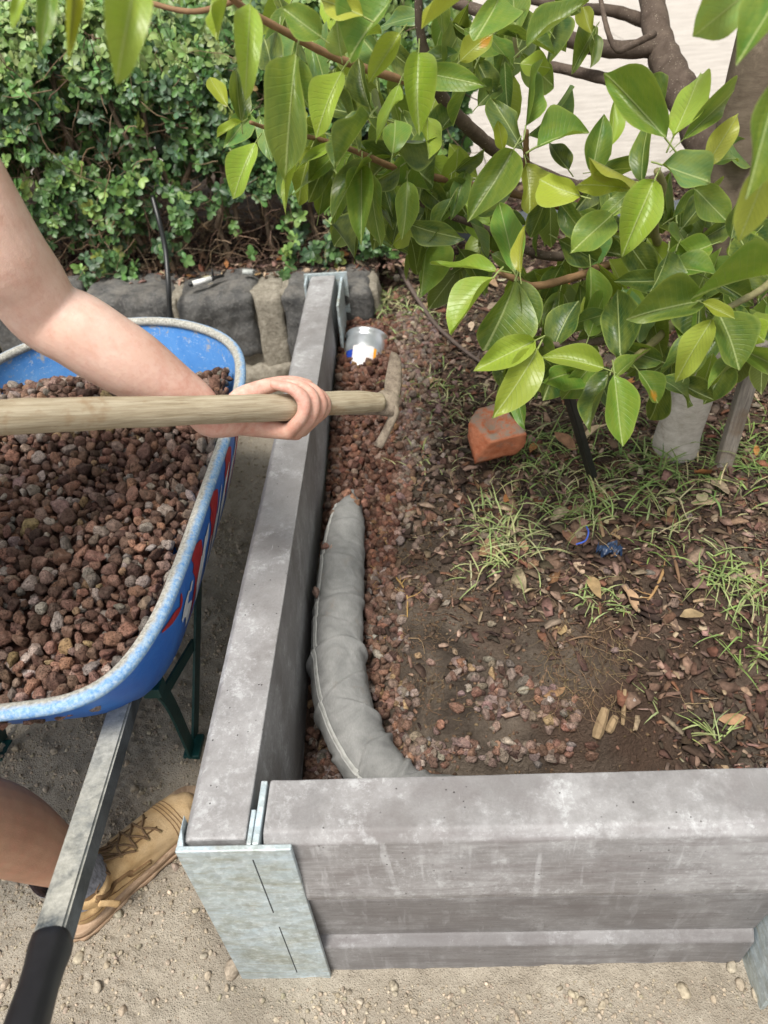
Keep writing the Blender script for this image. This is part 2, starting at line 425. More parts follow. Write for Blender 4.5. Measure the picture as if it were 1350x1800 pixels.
# ================================================================== terrain
def grid(name, x0, x1, y0, y1, st, zf, mat, kind='structure'):
    nx, ny = int((x1-x0)/st)+1, int((y1-y0)/st)+1
    X, Y = np.meshgrid(np.linspace(x0, x1, nx), np.linspace(y0, y1, ny)); Z = zf(X, Y)
    V = np.stack([X, Y, Z], -1).reshape(-1, 3)
    i = (np.arange(ny-1)[:, None]*nx+np.arange(nx-1)[None]).ravel()
    Fq = np.stack([i, i+1, i+nx+1, i+nx], 1)
    me = bpy.data.meshes.new(name); me.vertices.add(len(V)); me.vertices.foreach_set('co', V.astype(np.float32).ravel())
    me.loops.add(Fq.size); me.loops.foreach_set('vertex_index', Fq.ravel().astype(np.int32))
    me.polygons.add(len(Fq)); me.polygons.foreach_set('loop_start', (np.arange(len(Fq))*4).astype(np.int32)); me.polygons.foreach_set('loop_total', np.full(len(Fq), 4, np.int32))
    me.update(calc_edges=True)
    return tag(link_mesh(name, me, mat), kind=kind)
def ground_z(x, y):
    z = .010*f2(x, y, 2.2, 3, 1)+.011*f2(x, y, 11, 4, 2)+.008*f2(x, y, 34, 5, 3)
    ed = np.minimum(np.minimum(1-sstep(.35, .47, y)+sstep(-.30, -.40, x), 1), 1)
    # tyre print: rows of small blocks left of the barrow handle
    u_ = (x+.60)*.97+(y-.70)*.25; v_ = (y-.70)*.97-(x+.60)*.25
    band = sstep(.085, .06, np.abs(u_))*sstep(.5, .4, np.abs(v_))
    blk = np.clip(np.sin(u_*2*math.pi/.034+np.floor(v_/.026)*1.6)*3, -1, 1)*np.clip(np.sin(v_*2*math.pi/.026)*3, -1, 1)
    return z+band*blk*.0026+.004*(1-sstep(.32, .43, y))
def bed_z(x, y):
    a = x+.237; b = y-.52
    zg = .085+.10*sstep(0, .75, b)+.075*sstep(.6, 1.7, b)+.006*f2(x, y, 9, 3, 5)
    zb = .275+.035*f2(x, y, 2.3, 3, 6)+.018*f2(x, y, 9, 3, 7)+.06*sstep(1.6, 2.3, y)
    edge = .12*sstep(-.2, 1, f2(x*0+1, y, 3, 2, 8))+.16
    t = sstep(edge*.8, edge+.55, a)
    t2 = .45*sstep(edge*.7, edge+.05, a)+.55*sstep(.32, .8, a)
    w3 = sstep(.25, .55, x)*.15; tb = sstep(.05+w3+.04*f2(x, y, 6, 2, 4), .26+w3*1.6+.04*f2(x, y, 11, 3, 14), b); tb = np.maximum(tb, sstep(.60, .80, x))
    z = zg+(zb-zg)*np.clip(t2, 0, 1)*np.where(a < .25, 1, tb)*np.clip(tb+.0, 0, 1)
    return z+.006*f2(x, y, 26, 5, 9)
bz = Cache(bed_z, -.25, 2.35, .48, 3.6, .008)
gz = Cache(ground_z, -1.8, .8, -.4, 2.4, .008)

o = pmesh('subsoil', [(-60, -60, -.06), (60, -60, -.06), (60, 90, -.06), (-60, 90, -.06)], [(0, 1, 2, 3)], DIRT); tag(o, kind='structure')
grid('dirt_ground', -1.75, .75, -.35, 2.34, .0058, ground_z, DIRT)
grid('garden_soil', -.238, 2.3, .515, 3.45, .0095, bed_z, SOIL)
grid('garden_soil', .573, 2.3, -.9, .516, .014, bed_z, SOIL)
def hb(x, y): return .36+.012*f2(x, y, 8, 3, 3)
grid('hedge_soil', -3.2, -.12, 2.40, 4.0, .03, hb, SOIL)

# pale paving behind the garden
pv = empty('paving', (0, 3.4, .27)); tag(pv, kind='structure')
PAV = m_paving()
for i in range(8):
    for j in range(9):
        x0, y0 = -2.6+i*1.5, 3.46+j*1.15
        box('paving_slab', (x0+.003, y0+.003, .22), (x0+1.497, y0+1.147, .315+rng.normal(0, .001)), PAV, pv, .003, 1)

# ================================================================== concrete sleeper walls
ZT = .43
def rprof(prof, r=.0035, seg=4):
    P = [np.array(q, float) for q in prof]; out = []; n = len(P)
    for i in range(n):
        a, b, c = P[i-1], P[i], P[(i+1) % n]; d0, d1 = unit(a-b), unit(c-b); rr = min(r, np.linalg.norm(a-b)*.4, np.linalg.norm(c-b)*.4)
        for t in np.linspace(0, 1, seg+1):
            out.append((1-t)**2*(b+d0*rr)+2*t*(1-t)*b+t*t*(b+d1*rr))
    return np.array(out)
def sleeper(name, prof, axis, a, b, mat, parent, bev=.0035):
    """prof: cross-section; rings along the length so the surface can be slightly uneven"""
    pr_ = rprof(prof, bev); rest = [i for i in range(3) if i != axis]; n = len(pr_); cen = pr_.mean(0)
    ts = [a, a+.001, a+.0035]+list(np.linspace(a, b, 90)[1:-1])+[b-.0035, b-.001, b]; V = []
    for k_, t in enumerate(ts):
        ins = {0: .0032, 1: .001, len(ts)-2: .001, len(ts)-1: .0032}.get(k_, 0)
        q = pr_ - np.array([unit(x-cen)*ins for x in pr_]) if ins else pr_
        c = np.zeros((n, 3)); c[:, axis] = t; c[:, rest[0]] = q[:, 0]; c[:, rest[1]] = q[:, 1]
        w_ = c.copy(); dn = np.array([unit(x-cen) for x in pr_])
        off = .0011*fbm(w_, 7, 3)+.0006*fbm(w_, 45, 3, 4)
        c[:, rest[0]] += dn[:, 0]*off; c[:, rest[1]] += dn[:, 1]*off; V += list(c)
    m = len(ts); Fc = [(i*n+k_, i*n+(k_+1) % n, (i+1)*n+(k_+1) % n, (i+1)*n+k_) for i in range(m-1) for k_ in range(n)]
    Fc += [tuple(range(n))[::-1], tuple(range((m-1)*n, m*n))]
    bm = bmesh.new(); bv = [bm.verts.new(p) for p in V]; [bm.faces.new([bv[i] for i in q]) for q in Fc]
    bmesh.ops.recalc_face_normals(bm, faces=bm.faces)
    return bm_obj(name, bm, mat, parent, False)
lw = empty('sleeper_wall', (-.28, 1.3, 0)); tag(lw, 'long grey concrete sleeper retaining wall running away from the camera under the tool handle', 'retaining wall')
xl, xr = -.321, -.238
sleeper('sleeper', [(xl, .272), (xr, .272), (xr, ZT), (xl+.010, ZT), (xl, ZT-.012)], 1, .4385, 2.262, CONC, lw)
sleeper('sleeper', [(xl+.004, .112), (xr, .112), (xr-.002, .2705), (xl+.004, .2705)], 1, .439, 2.262, CONC, lw)
sleeper('sleeper', [(xl, -.05), (xr, -.05), (xr, .110), (xl, .110)], 1, .439, 2.262, CONC, lw)
fw = empty('sleeper_wall', (.15, .47, 0)); tag(fw, 'streaky grey concrete sleeper retaining wall across the lower right, in front of the garden soil', 'retaining wall')
yf, yb = .4345, .519
sleeper('sleeper', [(yf-.009, .276), (yb, .276), (yb, ZT), (yf+.013, ZT), (yf+.001, ZT-.012), (yf-.011, .292)], 0, -.217, .474, CONCS, fw)
sleeper('sleeper', [(yf+.010, .106), (yb, .106), (yb-.002, .2745), (yf+.004, .2745), (yf-.004, .262)], 0, -.217, .474, CONCD, fw)
sleeper('sleeper', [(yf, -.05), (yb, -.05), (yb, .104), (yf+.010, .104), (yf-.003, .090)], 0, -.217, .474, CONCD, fw)
# corner post: two galvanised channels welded back to back
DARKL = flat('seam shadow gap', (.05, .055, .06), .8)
cp = empty('corner_post', (-.25, .43, 0)); tag(cp, 'pale galvanised steel corner post holding the ends of both concrete walls', 'steel post')
box('front_flange', (-.3235, .4215, -.05), (-.1775, .4295, .434), GALV, cp, .0015)
box('side_flange', (-.3235, .4300, -.05), (-.3225, .4700, .432), GALV, cp, .0003)
prism('side_lip', [(-.3222, .4297), (-.3150, .4297), (-.3222, .4520)], 2, -.05, .4325, GALV, cp)
box('web', (-.2352, .4298, -.05), (-.2292, .4760, .433), GALV, cp, .0012)
box('web', (-.2280, .4298, -.05), (-.2195, .5160, .4335), GALV, cp, .0014)
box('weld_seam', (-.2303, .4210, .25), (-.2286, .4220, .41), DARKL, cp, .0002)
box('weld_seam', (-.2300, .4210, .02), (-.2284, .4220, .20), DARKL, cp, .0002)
# far end post
fp = empty('end_post', (-.28, 2.27, 0)); tag(fp, 'galvanised steel end post at the far end of the long concrete wall', 'steel post')
box('back_plate', (-.338, 2.264, -.05), (-.200, 2.271, .436), GALV, fp, .001)
box('side_lip', (-.331, 2.19, -.05), (-.3245, 2.2635, .433), GALV, fp, .001)
box('side_lip', (-.222, 2.05, -.05), (-.2145, 2.2635, .42), GALV, fp, .001)
# next corner: lower right edge of the picture
np_ = empty('corner_post', (.485, .42, 0)); tag(np_, 'grey steel post edge standing in the dirt at the lower right corner of the photo', 'steel post')
box('front_flange', (.4785, .368, -.05), (.4855, .500, .43), GALV, np_, .0012)
box('web', (.486, .40, -.05), (.56, .408, .43), GALV, np_, .0012)
nw = empty('sleeper_wall', (.54, .1, 0)); tag(nw, 'concrete sleeper wall turning towards the viewer at the lower right corner', 'retaining wall')
for z0, z1 in ((-.05, .105), (.107, .268), (.27, .43)):
    sleeper('sleeper', [(.492, z0), (.572, z0), (.572, z1-.002), (.492, z1-.002)], 1, -.9, .396, CONCS, nw)

# ================================================================== old bluestone wall
sw = empty('stone_wall', (-1, 2.4, 0)); tag(sw, 'low dark bluestone wall with crumbly pale mortar below the hedge', 'stone wall')
def lump(name, lo, hi, mat, parent, seed, amp=.02, rnd=.03, res=.011):
    lo = np.array(lo); hi = np.array(hi); c = (lo+hi)/2; h = (hi-lo)/2
    n = [max(3, int((hi[i]-lo[i])/res)) for i in range(3)]
    V = []; Fc = []; idx = {}
    def vid(p):
        k = tuple(np.round(p, 5))
        if k not in idx: idx[k] = len(V); V.append(p)
        return idx[k]
    for ax in range(3):
        a1, a2 = [i for i in range(3) if i != ax]
        for sg in (-1, 1):
            if ax == 2 and sg == -1: continue
            G = {}
            for i in range(n[a1]+1):
                for j in range(n[a2]+1):
                    p = np.zeros(3); p[ax] = sg; p[a1] = -1+2*i/n[a1]; p[a2] = -1+2*j/n[a2]; G[i, j] = vid(p)
            for i in range(n[a1]):
                for j in range(n[a2]):
                    q = (G[i, j], G[i+1, j], G[i+1, j+1], G[i, j+1])
                    Fc.append(q if (sg > 0) == (ax != 1) else q[::-1])
    P = np.array(V)*h; inner = np.maximum(h-rnd, 1e-3); q = np.clip(P, -inner, inner); d = P-q; L = np.linalg.norm(d, axis=1)[:, None]+1e-9
    P = q+d/L*np.minimum(L, rnd)
    nrm = P/(np.linalg.norm(P, axis=1)[:, None]+1e-9); W = P+c
    W = W+nrm*(amp*fbm(W, 7, 4, seed)+amp*.55*fbm(W, 26, 5, seed+3))[:, None]
    return pmesh(name, W, Fc, mat, parent)
bx_ = [(-2.6, -2.05), (-2.04, -1.45), (-1.44, -1.13), (-1.11, -.80), (-.785, -.515), (-.425, -.13)]
for i, (a, b) in enumerate(bx_):
    lump('stone', (a, 2.275+rng.uniform(-.01, .01), .13+rng.uniform(-.02, .02)), (b, 2.52, .385+rng.uniform(-.012, .01)), BSTONE, sw, i*3+1, .024, .035)
for i in range(9):
    a = -2.5+i*.29; lump('stone', (a, 2.29+rng.uniform(-.02, .02), -.06), (a+.26, 2.5, .12), BSTONE, sw, 40+i, .03, .04)
mo = lump('mortar', (-2.7, 2.305, -.06), (-.10, 2.50, .365), MORTAR, sw, 77, .035, .02, .014)
lump('mortar', (-.520, 2.272, .02), (-.425, 2.42, .372), MORTAR, sw, 78, .02, .02, .012)
lump('mortar', (-.80, 2.29, .05), (-.778, 2.42, .365), MORTAR, sw, 79, .006, .008, .010)
lump('mortar', (-.80, 2.255, -.03), (-.34, 2.40, .125), MORTAR, sw, 80, .045, .03, .012)
# dark edging blocks between garden and paving
ew = empty('garden_edging', (.4, 2.85, .3)); tag(ew, 'blue grey concrete edging blocks at the back of the mulch bed', 'edging')
EDG = flat('blue grey block', (.13, .145, .16), .8, .2, 0, .002, 120)
for i, (x0, x1) in enumerate([(-.1, .12), (.125, .34), (.345, .55), (.555, .76), (.765, .97), (.975, 1.2)]):
    if i == 1 or i > 2 or i == 0 or i == 2:
        box('block', (x0, 2.80+.02*math.sin(i*2), .22), (x1-.004, 2.94, .375+.006*math.sin(i*3)), EDG, ew, .008, 3)
# ================================================================== wheelbarrow
wb = empty('wheelbarrow', (-.70, 1.1, 0)); tag(wb, 'scratched blue wheelbarrow heaped with red scoria on green legs and galvanised handles', 'wheelbarrow')
BL_O, BL_I, RIMM = m_blue('blue paint'), m_blue('scratched blue inside', True), m_rim()
CX = -.70
RP = [(0, .548), (.07, .548), (.15, .553), (.235, .567), (.285, .608), (.312, .69), (.322, .80), (.326, .995), (.329, 1.232), (.322, 1.40), (.290, 1.53), (.22, 1.625), (.11, 1.695), (0, 1.715)]
full = [(x, y) for x, y in RP]+[(-x, y) for x, y in RP[-2:0:-1]]
def closed(pts, n):
    P = np.array(pts, float); N = len(P); out = []
    for i in range(N):
        p0, p1, p2, p3 = P[i-1], P[i], P[(i+1) % N], P[(i+2) % N]
        for t in np.linspace(0, 1, n, endpoint=False):
            out.append(.5*((2*p1)+(-p0+p2)*t+(2*p0-5*p1+4*p2-p3)*t*t+(-p0+3*p1-3*p2+p3)*t**3))
    return np.array(out)
rim = closed(full, 5); NR = len(rim)
CYB = 1.13
def rimz(y): return .55+.004*sstep(1.2, 1.7, y)
def tray_pt(i, d):
    """d 0..1 from the rim down the side, 1..2 across the floor"""
    x, y = rim[i % NR]
    if d <= 1:
        k = 1-(.46 if y < CYB else .24)*d**1.05; kx = 1-.31*d**1.1
        z = rimz(y)-(rimz(y)-.285)*(math.sin(d*math.pi/2)**.92)
    else:
        e = d-1; k = (.54 if y < CYB else .76)*(1-e); kx = .66*(1-e); z = .285-.010*e
    yy = CYB+(y-CYB)*(1-(1-k)*1.0) ; 
    return np.array([CX+x*kx, yy, z])
def tray_surface(off, name, mat, flip):
    V = []; Fc = []; ds = list(np.linspace(0, 1, 13))+[1.15, 1.4, 1.7, 1.97]
    for d in ds:
        for i in range(NR):
            p = tray_pt(i, d); c = np.array([CX, CYB, p[2]+.1]); n = unit(p-c); V.append(p+n*off)
    for a in range(len(ds)-1):
        for i in range(NR):
            j = (i+1) % NR; q = (a*NR+i, a*NR+j, (a+1)*NR+j, (a+1)*NR+i); Fc.append(q if flip else q[::-1])
    Fc.append(tuple(range((len(ds)-1)*NR, len(ds)*NR)) if not flip else tuple(range((len(ds)-1)*NR, len(ds)*NR))[::-1])
    return pmesh(name, V, Fc, mat, wb)
tray = tray_surface(0, 'tray', BL_O, False)
tray_surface(-.004, 'tray_lining', BL_I, True)
rp = [np.array([CX+x, y, rimz(y)+.001]) for x, y in rim]
v, f = tube_data(np.vstack([rp, rp[:1], rp[1:2]]), [(.0122, .0105)]*(NR+2), 12, cap=False, up=(0, 0, 1))
pmesh('rim', v, f, RIMM, wb)
# painted marks on the outer right side: slanted white strokes, an S, dots and red swooshes, laid 1 mm off the paint
WHT = flat('white print', (.72, .74, .76), .5); RED = flat('red print', (.42, .02, .025), .5)
side = [i for i in range(NR) if rim[i][0] > .28 and .60 < rim[i][1] < 1.50]
ys = np.array([rim[i][1] for i in side]); order = np.argsort(ys); side = [side[k] for k in order]; ys = ys[order]
def side_pt(y, d, off=.0012):
    t = np.interp(y, ys, np.arange(len(side))); i0 = int(min(t, len(side)-2)); fr = t-i0
    p = tray_pt(side[i0], d)*(1-fr)+tray_pt(side[i0+1], d)*fr
    n = unit(np.array([1.0, 0, -.45])); return p+n*off
def decal(name, poly, mat, w=None, off=.0012):
    """poly: closed outline in (y, depth-down-the-side) ; or a stroke with widths"""
    pts = catmull(poly, 8) if w is not None else np.array(poly)
    if w is not None:
        T = np.gradient(pts, axis=0); nrm = np.stack([-T[:, 1], T[:, 0]*1.0], 1)/(np.linalg.norm(T*np.array([1, .3]), axis=1)[:, None]+1e-9)
        ww = np.interp(np.linspace(0, 1, len(pts)), np.linspace(0, 1, len(w)), w)[:, None]
        sc_ = np.array([.3, 1.0]); L, Rr = pts+nrm*ww*sc_, pts-nrm*ww*sc_
        V = [side_pt(*p, off) for p in L]+[side_pt(*p, off) for p in Rr]; n = len(pts)
        Fc = [(i, i+1, n+i+1, n+i) for i in range(n-1)]
    return pmesh(name, V, Fc, mat, wb, False)
decal('print_mark', [(.70, .07), (.74, .12), (.775, .16), (.79, .10)], RED, [.004, .02, .012, .003])
for yy in (.885, 1.035, 1.18, 1.31): decal('print_mark', [(yy-.01, .07), (yy+.012, .14), (yy+.010, .24), (yy-.025, .34), (yy-.075, .46)], RED, [.018, .040, .032, .022, .004], .0010)
for y in (.765,): decal('print_dot', [(y, .27), (y+.012, .27)], WHT, [.02, .02], .0016)
decal('print_letter', [(.825, .20), (.805, .22), (.79, .26), (.805, .32), (.79, .38), (.775, .40)], WHT, [.012, .020, .02, .025, .02, .008], .0016)
decal('print_dot', [(.835, .20), (.845, .22)], WHT, [.018, .018], .0016)
for k, (y, d0, d1, wk) in enumerate(((.880, .22, .46, .030), (.918, .17, .40, .026), (.952, .16, .28, .030), (.975, .30, .48, .016), (1.03, .26, .50, .020), (1.075, .16, .42, .012), (1.125, .20, .46, .026), (1.16, .17, .30, .018), (1.215, .22, .44, .022), (1.262, .17, .36, .014))):
    decal('print_letter', [(y+.045, d0), (y+.016, (d0+d1)/2-.01), (y-.02, d1)], WHT, [.004, wk, .006], .0016)
# frame, handles, legs, wheel
GREEN = flat('dark green paint', (.008, .055, .052), .4, .45, 0, .0005, 90)
RUB = flat('black rubber grip', (.012, .012, .014), .42, .4)
def m_tube():
    k = NT('worn galvanised tube'); p = k.pos()
    a = k.noise(p, 9, 6, .7, .8)
    col = k.mix(k.ramp(a, .4, .6), (.045, .055, .06), (.13, .15, .165))
    up = k.n('SeparateXYZ', {0: k.n('NewGeometry').outputs['Normal']}).outputs[2]
    d = k.math('MULTIPLY', k.ramp(k.noise(p, 14, 6, .7, .2), .34, .54), k.ramp(up, .5, .9))
    col = k.mix(d, col, k.mix(k.ramp(k.noise(p, 120, 5), .3, .7), (.36, .355, .31), (.56, .55, .49)))
    col = k.mix(k.ramp(k.noise(p, 75, 6, .8, 1), .66, .70, 0, .9), col, (.6, .6, .58))
    k.bump(k.noise(p, 250, 5), .0008)
    return k.base(col, .5, .5, .2)
TUBE = m_tube()
def sq_tube(name, pts, w, h, mat, parent, bev=.003):
    pts = np.array(pts, float); V = []; Fc = []
    for i in range(len(pts)):
        T = unit(pts[min(i+1, len(pts)-1)]-pts[max(i-1, 0)]); s = unit(np.cross(T, (0, 0, 1))); u = np.cross(s, T)
        for a, b in ((1, 1), (-1, 1), (-1, -1), (1, -1)): V.append(pts[i]+s*a*w/2+u*b*h/2)
    for i in range(len(pts)-1):
        for k in range(4): Fc.append((i*4+k, i*4+(k+1) % 4, (i+1)*4+(k+1) % 4, (i+1)*4+k))
    Fc.append((0, 3, 2, 1)); n = len(pts)*4; Fc.append((n-4, n-3, n-2, n-1))
    bm = bmesh.new(); bv = [bm.verts.new(p) for p in V]; [bm.faces.new([bv[i] for i in q]) for q in Fc]
    bmesh.ops.recalc_face_normals(bm, faces=bm.faces)
    ed = [e for e in bm.edges if len(e.link_faces) == 2 and e.calc_face_angle(0) > .5]
    bmesh.ops.bevel(bm, geom=ed, offset=bev, segments=3, affect='EDGES')
    return bm_obj(name, bm, mat, parent, False)
hA, hB = PZ(222, 1230, .385), PZ(92, 1655, .475)
dirh = unit(hB-hA)
hC = hB+dirh*.155
def mx(p): return np.array([2*CX-p[0], p[1], p[2]])
front = np.array([CX+.06, 1.78, .21])
for s in (0, 1):
    g = (lambda p: p) if s == 0 else mx
    sq_tube('handle', [g(np.array([CX+.10, 1.62, .225])), g(np.array([-.53, 1.15, .262])), g(hA+np.array([-.012, .14, -.045])), g(hA), g(hB+dirh*.02)], .034, .034, TUBE, wb)
    a0 = g(hB); a1 = g(hC); T = unit(a1-a0)
    pts = [a0-T*.006, a0-T*.002, a0+T*.01, a0+T*.03, a0+T*.05, a0+T*.075, a0+T*.10, a0+T*.125, a0+T*.145, a0+T*.155]
    rr = [.0175, .0205, .021, .019, .0185, .0195, .020, .019, .0195, .014]
    v, f = tube_data(pts, [(r, r) for r in rr], 20, up=(0, 0, 1), sq=.62)
    pmesh('grip', v, f, RUB, wb)
    # leg: one bent flat strap, a V with a foot, two cross braces
    ft = g(np.array([-.492, .845, .012])); t1 = g(np.array([-.452, 1.03, .30])); t2 = g(np.array([-.487, .775, .33]))
    def strap(name, a, b, w=.032, t=.005, mid=None):
        pts = np.array([a, b]) if mid is None else catmull([a, mid, b], 6)
        V = []
        for i in range(len(pts)):
            T = unit(pts[min(i+1, len(pts)-1)]-pts[max(i-1, 0)]); n = unit(np.cross(T, np.cross((1, 0, .0), T))) ; s_ = unit(np.cross(T, n))
            for p, q in ((1, 1), (-1, 1), (-1, -1), (1, -1)): V.append(pts[i]+s_*p*w/2+n*q*t/2)
        Fc = [(i*4+k, i*4+(k+1) % 4, (i+1)*4+(k+1) % 4, (i+1)*4+k) for i in range(len(pts)-1) for k in range(4)]
        n4 = len(pts)*4; Fc += [(0, 3, 2, 1), (n4-4, n4-3, n4-2, n4-1)]
        return pmesh(name, V, Fc, GREEN, wb, False)
    strap('leg', t1, ft+np.array([0, .022, 0]), .036)
    strap('leg', t2, ft-np.array([0, .012, 0]), .034, .005, (t2+ft)/2+np.array([0, .012, .03]))
    box('foot', ft-np.array([.017, .024, .016]), ft+np.array([.017, .030, -.004]), GREEN, wb, .002)
    strap('leg_brace', t1*.55+ft*.45+np.array([0, .01, .03]), t2*.60+ft*.40+np.array([0, 0, .03]), .024)
    box('bracket', g(np.array([-.478, .765, .31]))-.012, g(np.array([-.478, .765, .31]))+np.array([.020, .02, .012]), GREEN, wb, .002)
strap('cross_brace', np.array([-.49, .86, .17]), mx(np.array([-.49, .86, .17])), .024)
RUBT = flat('tyre rubber', (.02, .02, .02), .8)
th = np.linspace(0, 2*math.pi, 33); wc = np.array([CX, 1.83, .19])
v, f = tube_data([wc+np.array([0, math.cos(t), math.sin(t)])*.148 for t in th], [(.045, .042)]*33, 12, cap=False, up=None)
pmesh('tyre', v, f, RUBT, wb)
th2 = [wc+np.array([x, 0, 0]) for x in (-.035, -.034, .034, .035)]
v, f = tube_data(th2, [.10, .108, .108, .10], 24); pmesh('wheel_rim', v, f, GREEN, wb)

# ================================================================== scoria
def stone_variant(seed, sub=2):
    bm = bmesh.new(); bmesh.ops.create_icosphere(bm, subdivisions=sub, radius=1)
    V = np.array([v.co[:] for v in bm.verts]); Fc = [tuple(v.index for v in q.verts) for q in bm.faces]; bm.free()
    r_ = np.random.default_rng(seed)
    # cut by random planes for facets, then roughen
    for _ in range(13):
        n = unit(r_.normal(size=3)); d = r_.uniform(.50, .86); s = V@n; V = V-np.outer(np.maximum(s-d, 0)*.97, n)
    nn = V/np.linalg.norm(V, axis=1)[:, None]
    V = V*1.12+nn*(.16*fbm(V, 1.5, 2, seed)+.15*fbm(V, 4.5, 3, seed+5))[:, None]
    V = V*np.array([r_.uniform(.9, 1.3), r_.uniform(.75, 1.05), r_.uniform(.6, .9)])
    return (V, Fc, None)
SV = [stone_variant(i+3, 3) for i in range(14)]
SVL = [stone_variant(i+3, 2) for i in range(14)]
CS = [((.205, .118, .088), 5), ((.14, .082, .062), 4.6), ((.26, .142, .098), 2.5), ((.26, .18, .145), 3.0), ((.32, .262, .23), 1.5), ((.19, .165, .145), 1.1), ((.30, .205, .115), .6), ((.40, .34, .29), .45), ((.085, .052, .042), 2.0)]
CN = ['red brown', 'dark red brown', 'rust red', 'dusty brown', 'pale pinkish grey', 'grey', 'yellowish tan', 'pale cream', 'blackish brown']
cw = np.array([c[1] for c in CS]); cw = cw/cw.sum()
last_c = [0]
def scol():
    last_c[0] = int(rng.choice(len(CS), p=cw)); return jit(CS[last_c[0]][0], .15, .03)
smesh = []
for i, (V, Fc, _) in enumerate(SV):
    me = bpy.data.meshes.new('scoria_stone'); me.from_pydata([tuple(p) for p in V], [], Fc); me.update()
    me.polygons.foreach_set('use_smooth', [True]*len(me.polygons)); me.materials.append(STONE_O); smesh.append(me)
def inside_rim(x, y, m=.0):
    # polygon test against the rim shrunk by m
    px = CX+rim[:, 0]*(1-m/.33); py = CYB+(rim[:, 1]-CYB)*(1-m/.58); c = False; j = len(px)-1
    for i in range(len(px)):
        if (py[i] > y) != (py[j] > y) and x < (px[j]-px[i])*(y-py[i])/(py[j]-py[i])+px[i]: c = not c
        j = i
    return c
hn_ = Cache(lambda X, Y: f2(X, Y, 9, 3, 12), -1.1, -.3, .5, 1.8, .01)
def heap_z(x, y):
    dx = (x-CX)/.33
    h = .493+.030*math.exp(-((y-1.02)/.42)**2)*(1-dx*dx*.6)+.045*math.exp(-((y-1.36)/.13)**2-((x+.76)/.15)**2)+.022*math.exp(-((x+.44)/.07)**2-((y-1.38)/.12)**2)
    h += .022*sstep(1.1, 1.4, y)
    h -= .085*sstep(1.46, 1.66, y)*(1-math.exp(-((x+.44)/.09)**2)) + .05*sstep(1.45, 1.65, y)
    return h+.009*hn_(x, y)
# dark bed of scoria under the loose top layers
HX = []; Hf = []
nh = 40; hxs = np.linspace(-1.0, -.40, nh); hys = np.linspace(.60, 1.66, 60)
idx = {}
for j, y in enumerate(hys):
    for i, x in enumerate(hxs):
        if inside_rim(x, y, .05): idx[i, j] = len(HX); HX.append((x, y, heap_z(x, y)-.028))
for (i, j) in list(idx):
    if (i+1, j) in idx and (i, j+1) in idx and (i+1, j+1) in idx: Hf.append((idx[i, j], idx[i+1, j], idx[i+1, j+1], idx[i, j+1]))
o = pmesh('packed_scoria', HX, Hf, flat('scoria fines', (.07, .035, .026), .95, .1, 0, .004, 300)); tag(o, kind='stuff', label='dark fine scoria lying under the loose stones in the wheelbarrow', cat='gravel')
cand = []
pts = []
cell = {}
def poisson_ok(x, y, r):
    k = (int(x/.02), int(y/.02))
    for a in range(-2, 3):
        for b in range(-2, 3):
            for q in cell.get((k[0]+a, k[1]+b), ()):
                if (q[0]-x)**2+(q[1]-y)**2 < ((r+q[2])*.74)**2: return False
    cell.setdefault(k, []).append((x, y, r)); return True
tries = 0
for rr, n in ((.0170, 70), (.0138, 700), (.0108, 6500), (.0080, 14000)):
    for _ in range(n):
        x, y = rng.uniform(-1.03, -.37), rng.uniform(.56, 1.66); r = rr*rng.uniform(.85, 1.12)
        if inside_rim(x, y, .020+r) and poisson_ok(x, y, r): cand.append((x, y, heap_z(x, y)-.006+rng.uniform(-.004, .006)+(r-.0125)*.25, r))
low = []
for _ in range(3600):
    x, y = rng.uniform(-1.03, -.37), rng.uniform(.56, 1.66); r = rng.uniform(.007, .013)
    if inside_rim(x, y, .030+r): low.append((x, y, heap_z(x, y)-.018-rng.uniform(0, .008), r))
def score(c):
    u, v_, d = proj(c[:3]); 
    if u < -10 or u > 1360 or v_ < 0 or v_ > 1800: return -1
    if v_ < 760+(0-u)*.03+0 and v_ > 690: return -1
    return c[3]/d
cand.sort(key=lambda c: -score(c))
NBAR = 240
for c in cand[:NBAR]:
    o = bpy.data.objects.new('scoria_stone', smesh[rng.integers(len(smesh))]); COL.objects.link(o)
    M = rrot()*c[3]; o.matrix_world = mat4(M, c[:3]); o.color = scol()
    tag(o, 'loose '+CN[last_c[0]]+' scoria stone in the heap filling the blue wheelbarrow', 'stone', 'scoria stones heaped in the wheelbarrow')
items = [(int(rng.integers(14)), rrot()*c[3], c[:3], scol()) for c in cand[NBAR:]+low]
o = merged('scoria_heap', SVL, items, STONE_A); tag(o, 'rest of the small red brown scoria heaped in the blue wheelbarrow', 'gravel', kind='stuff')
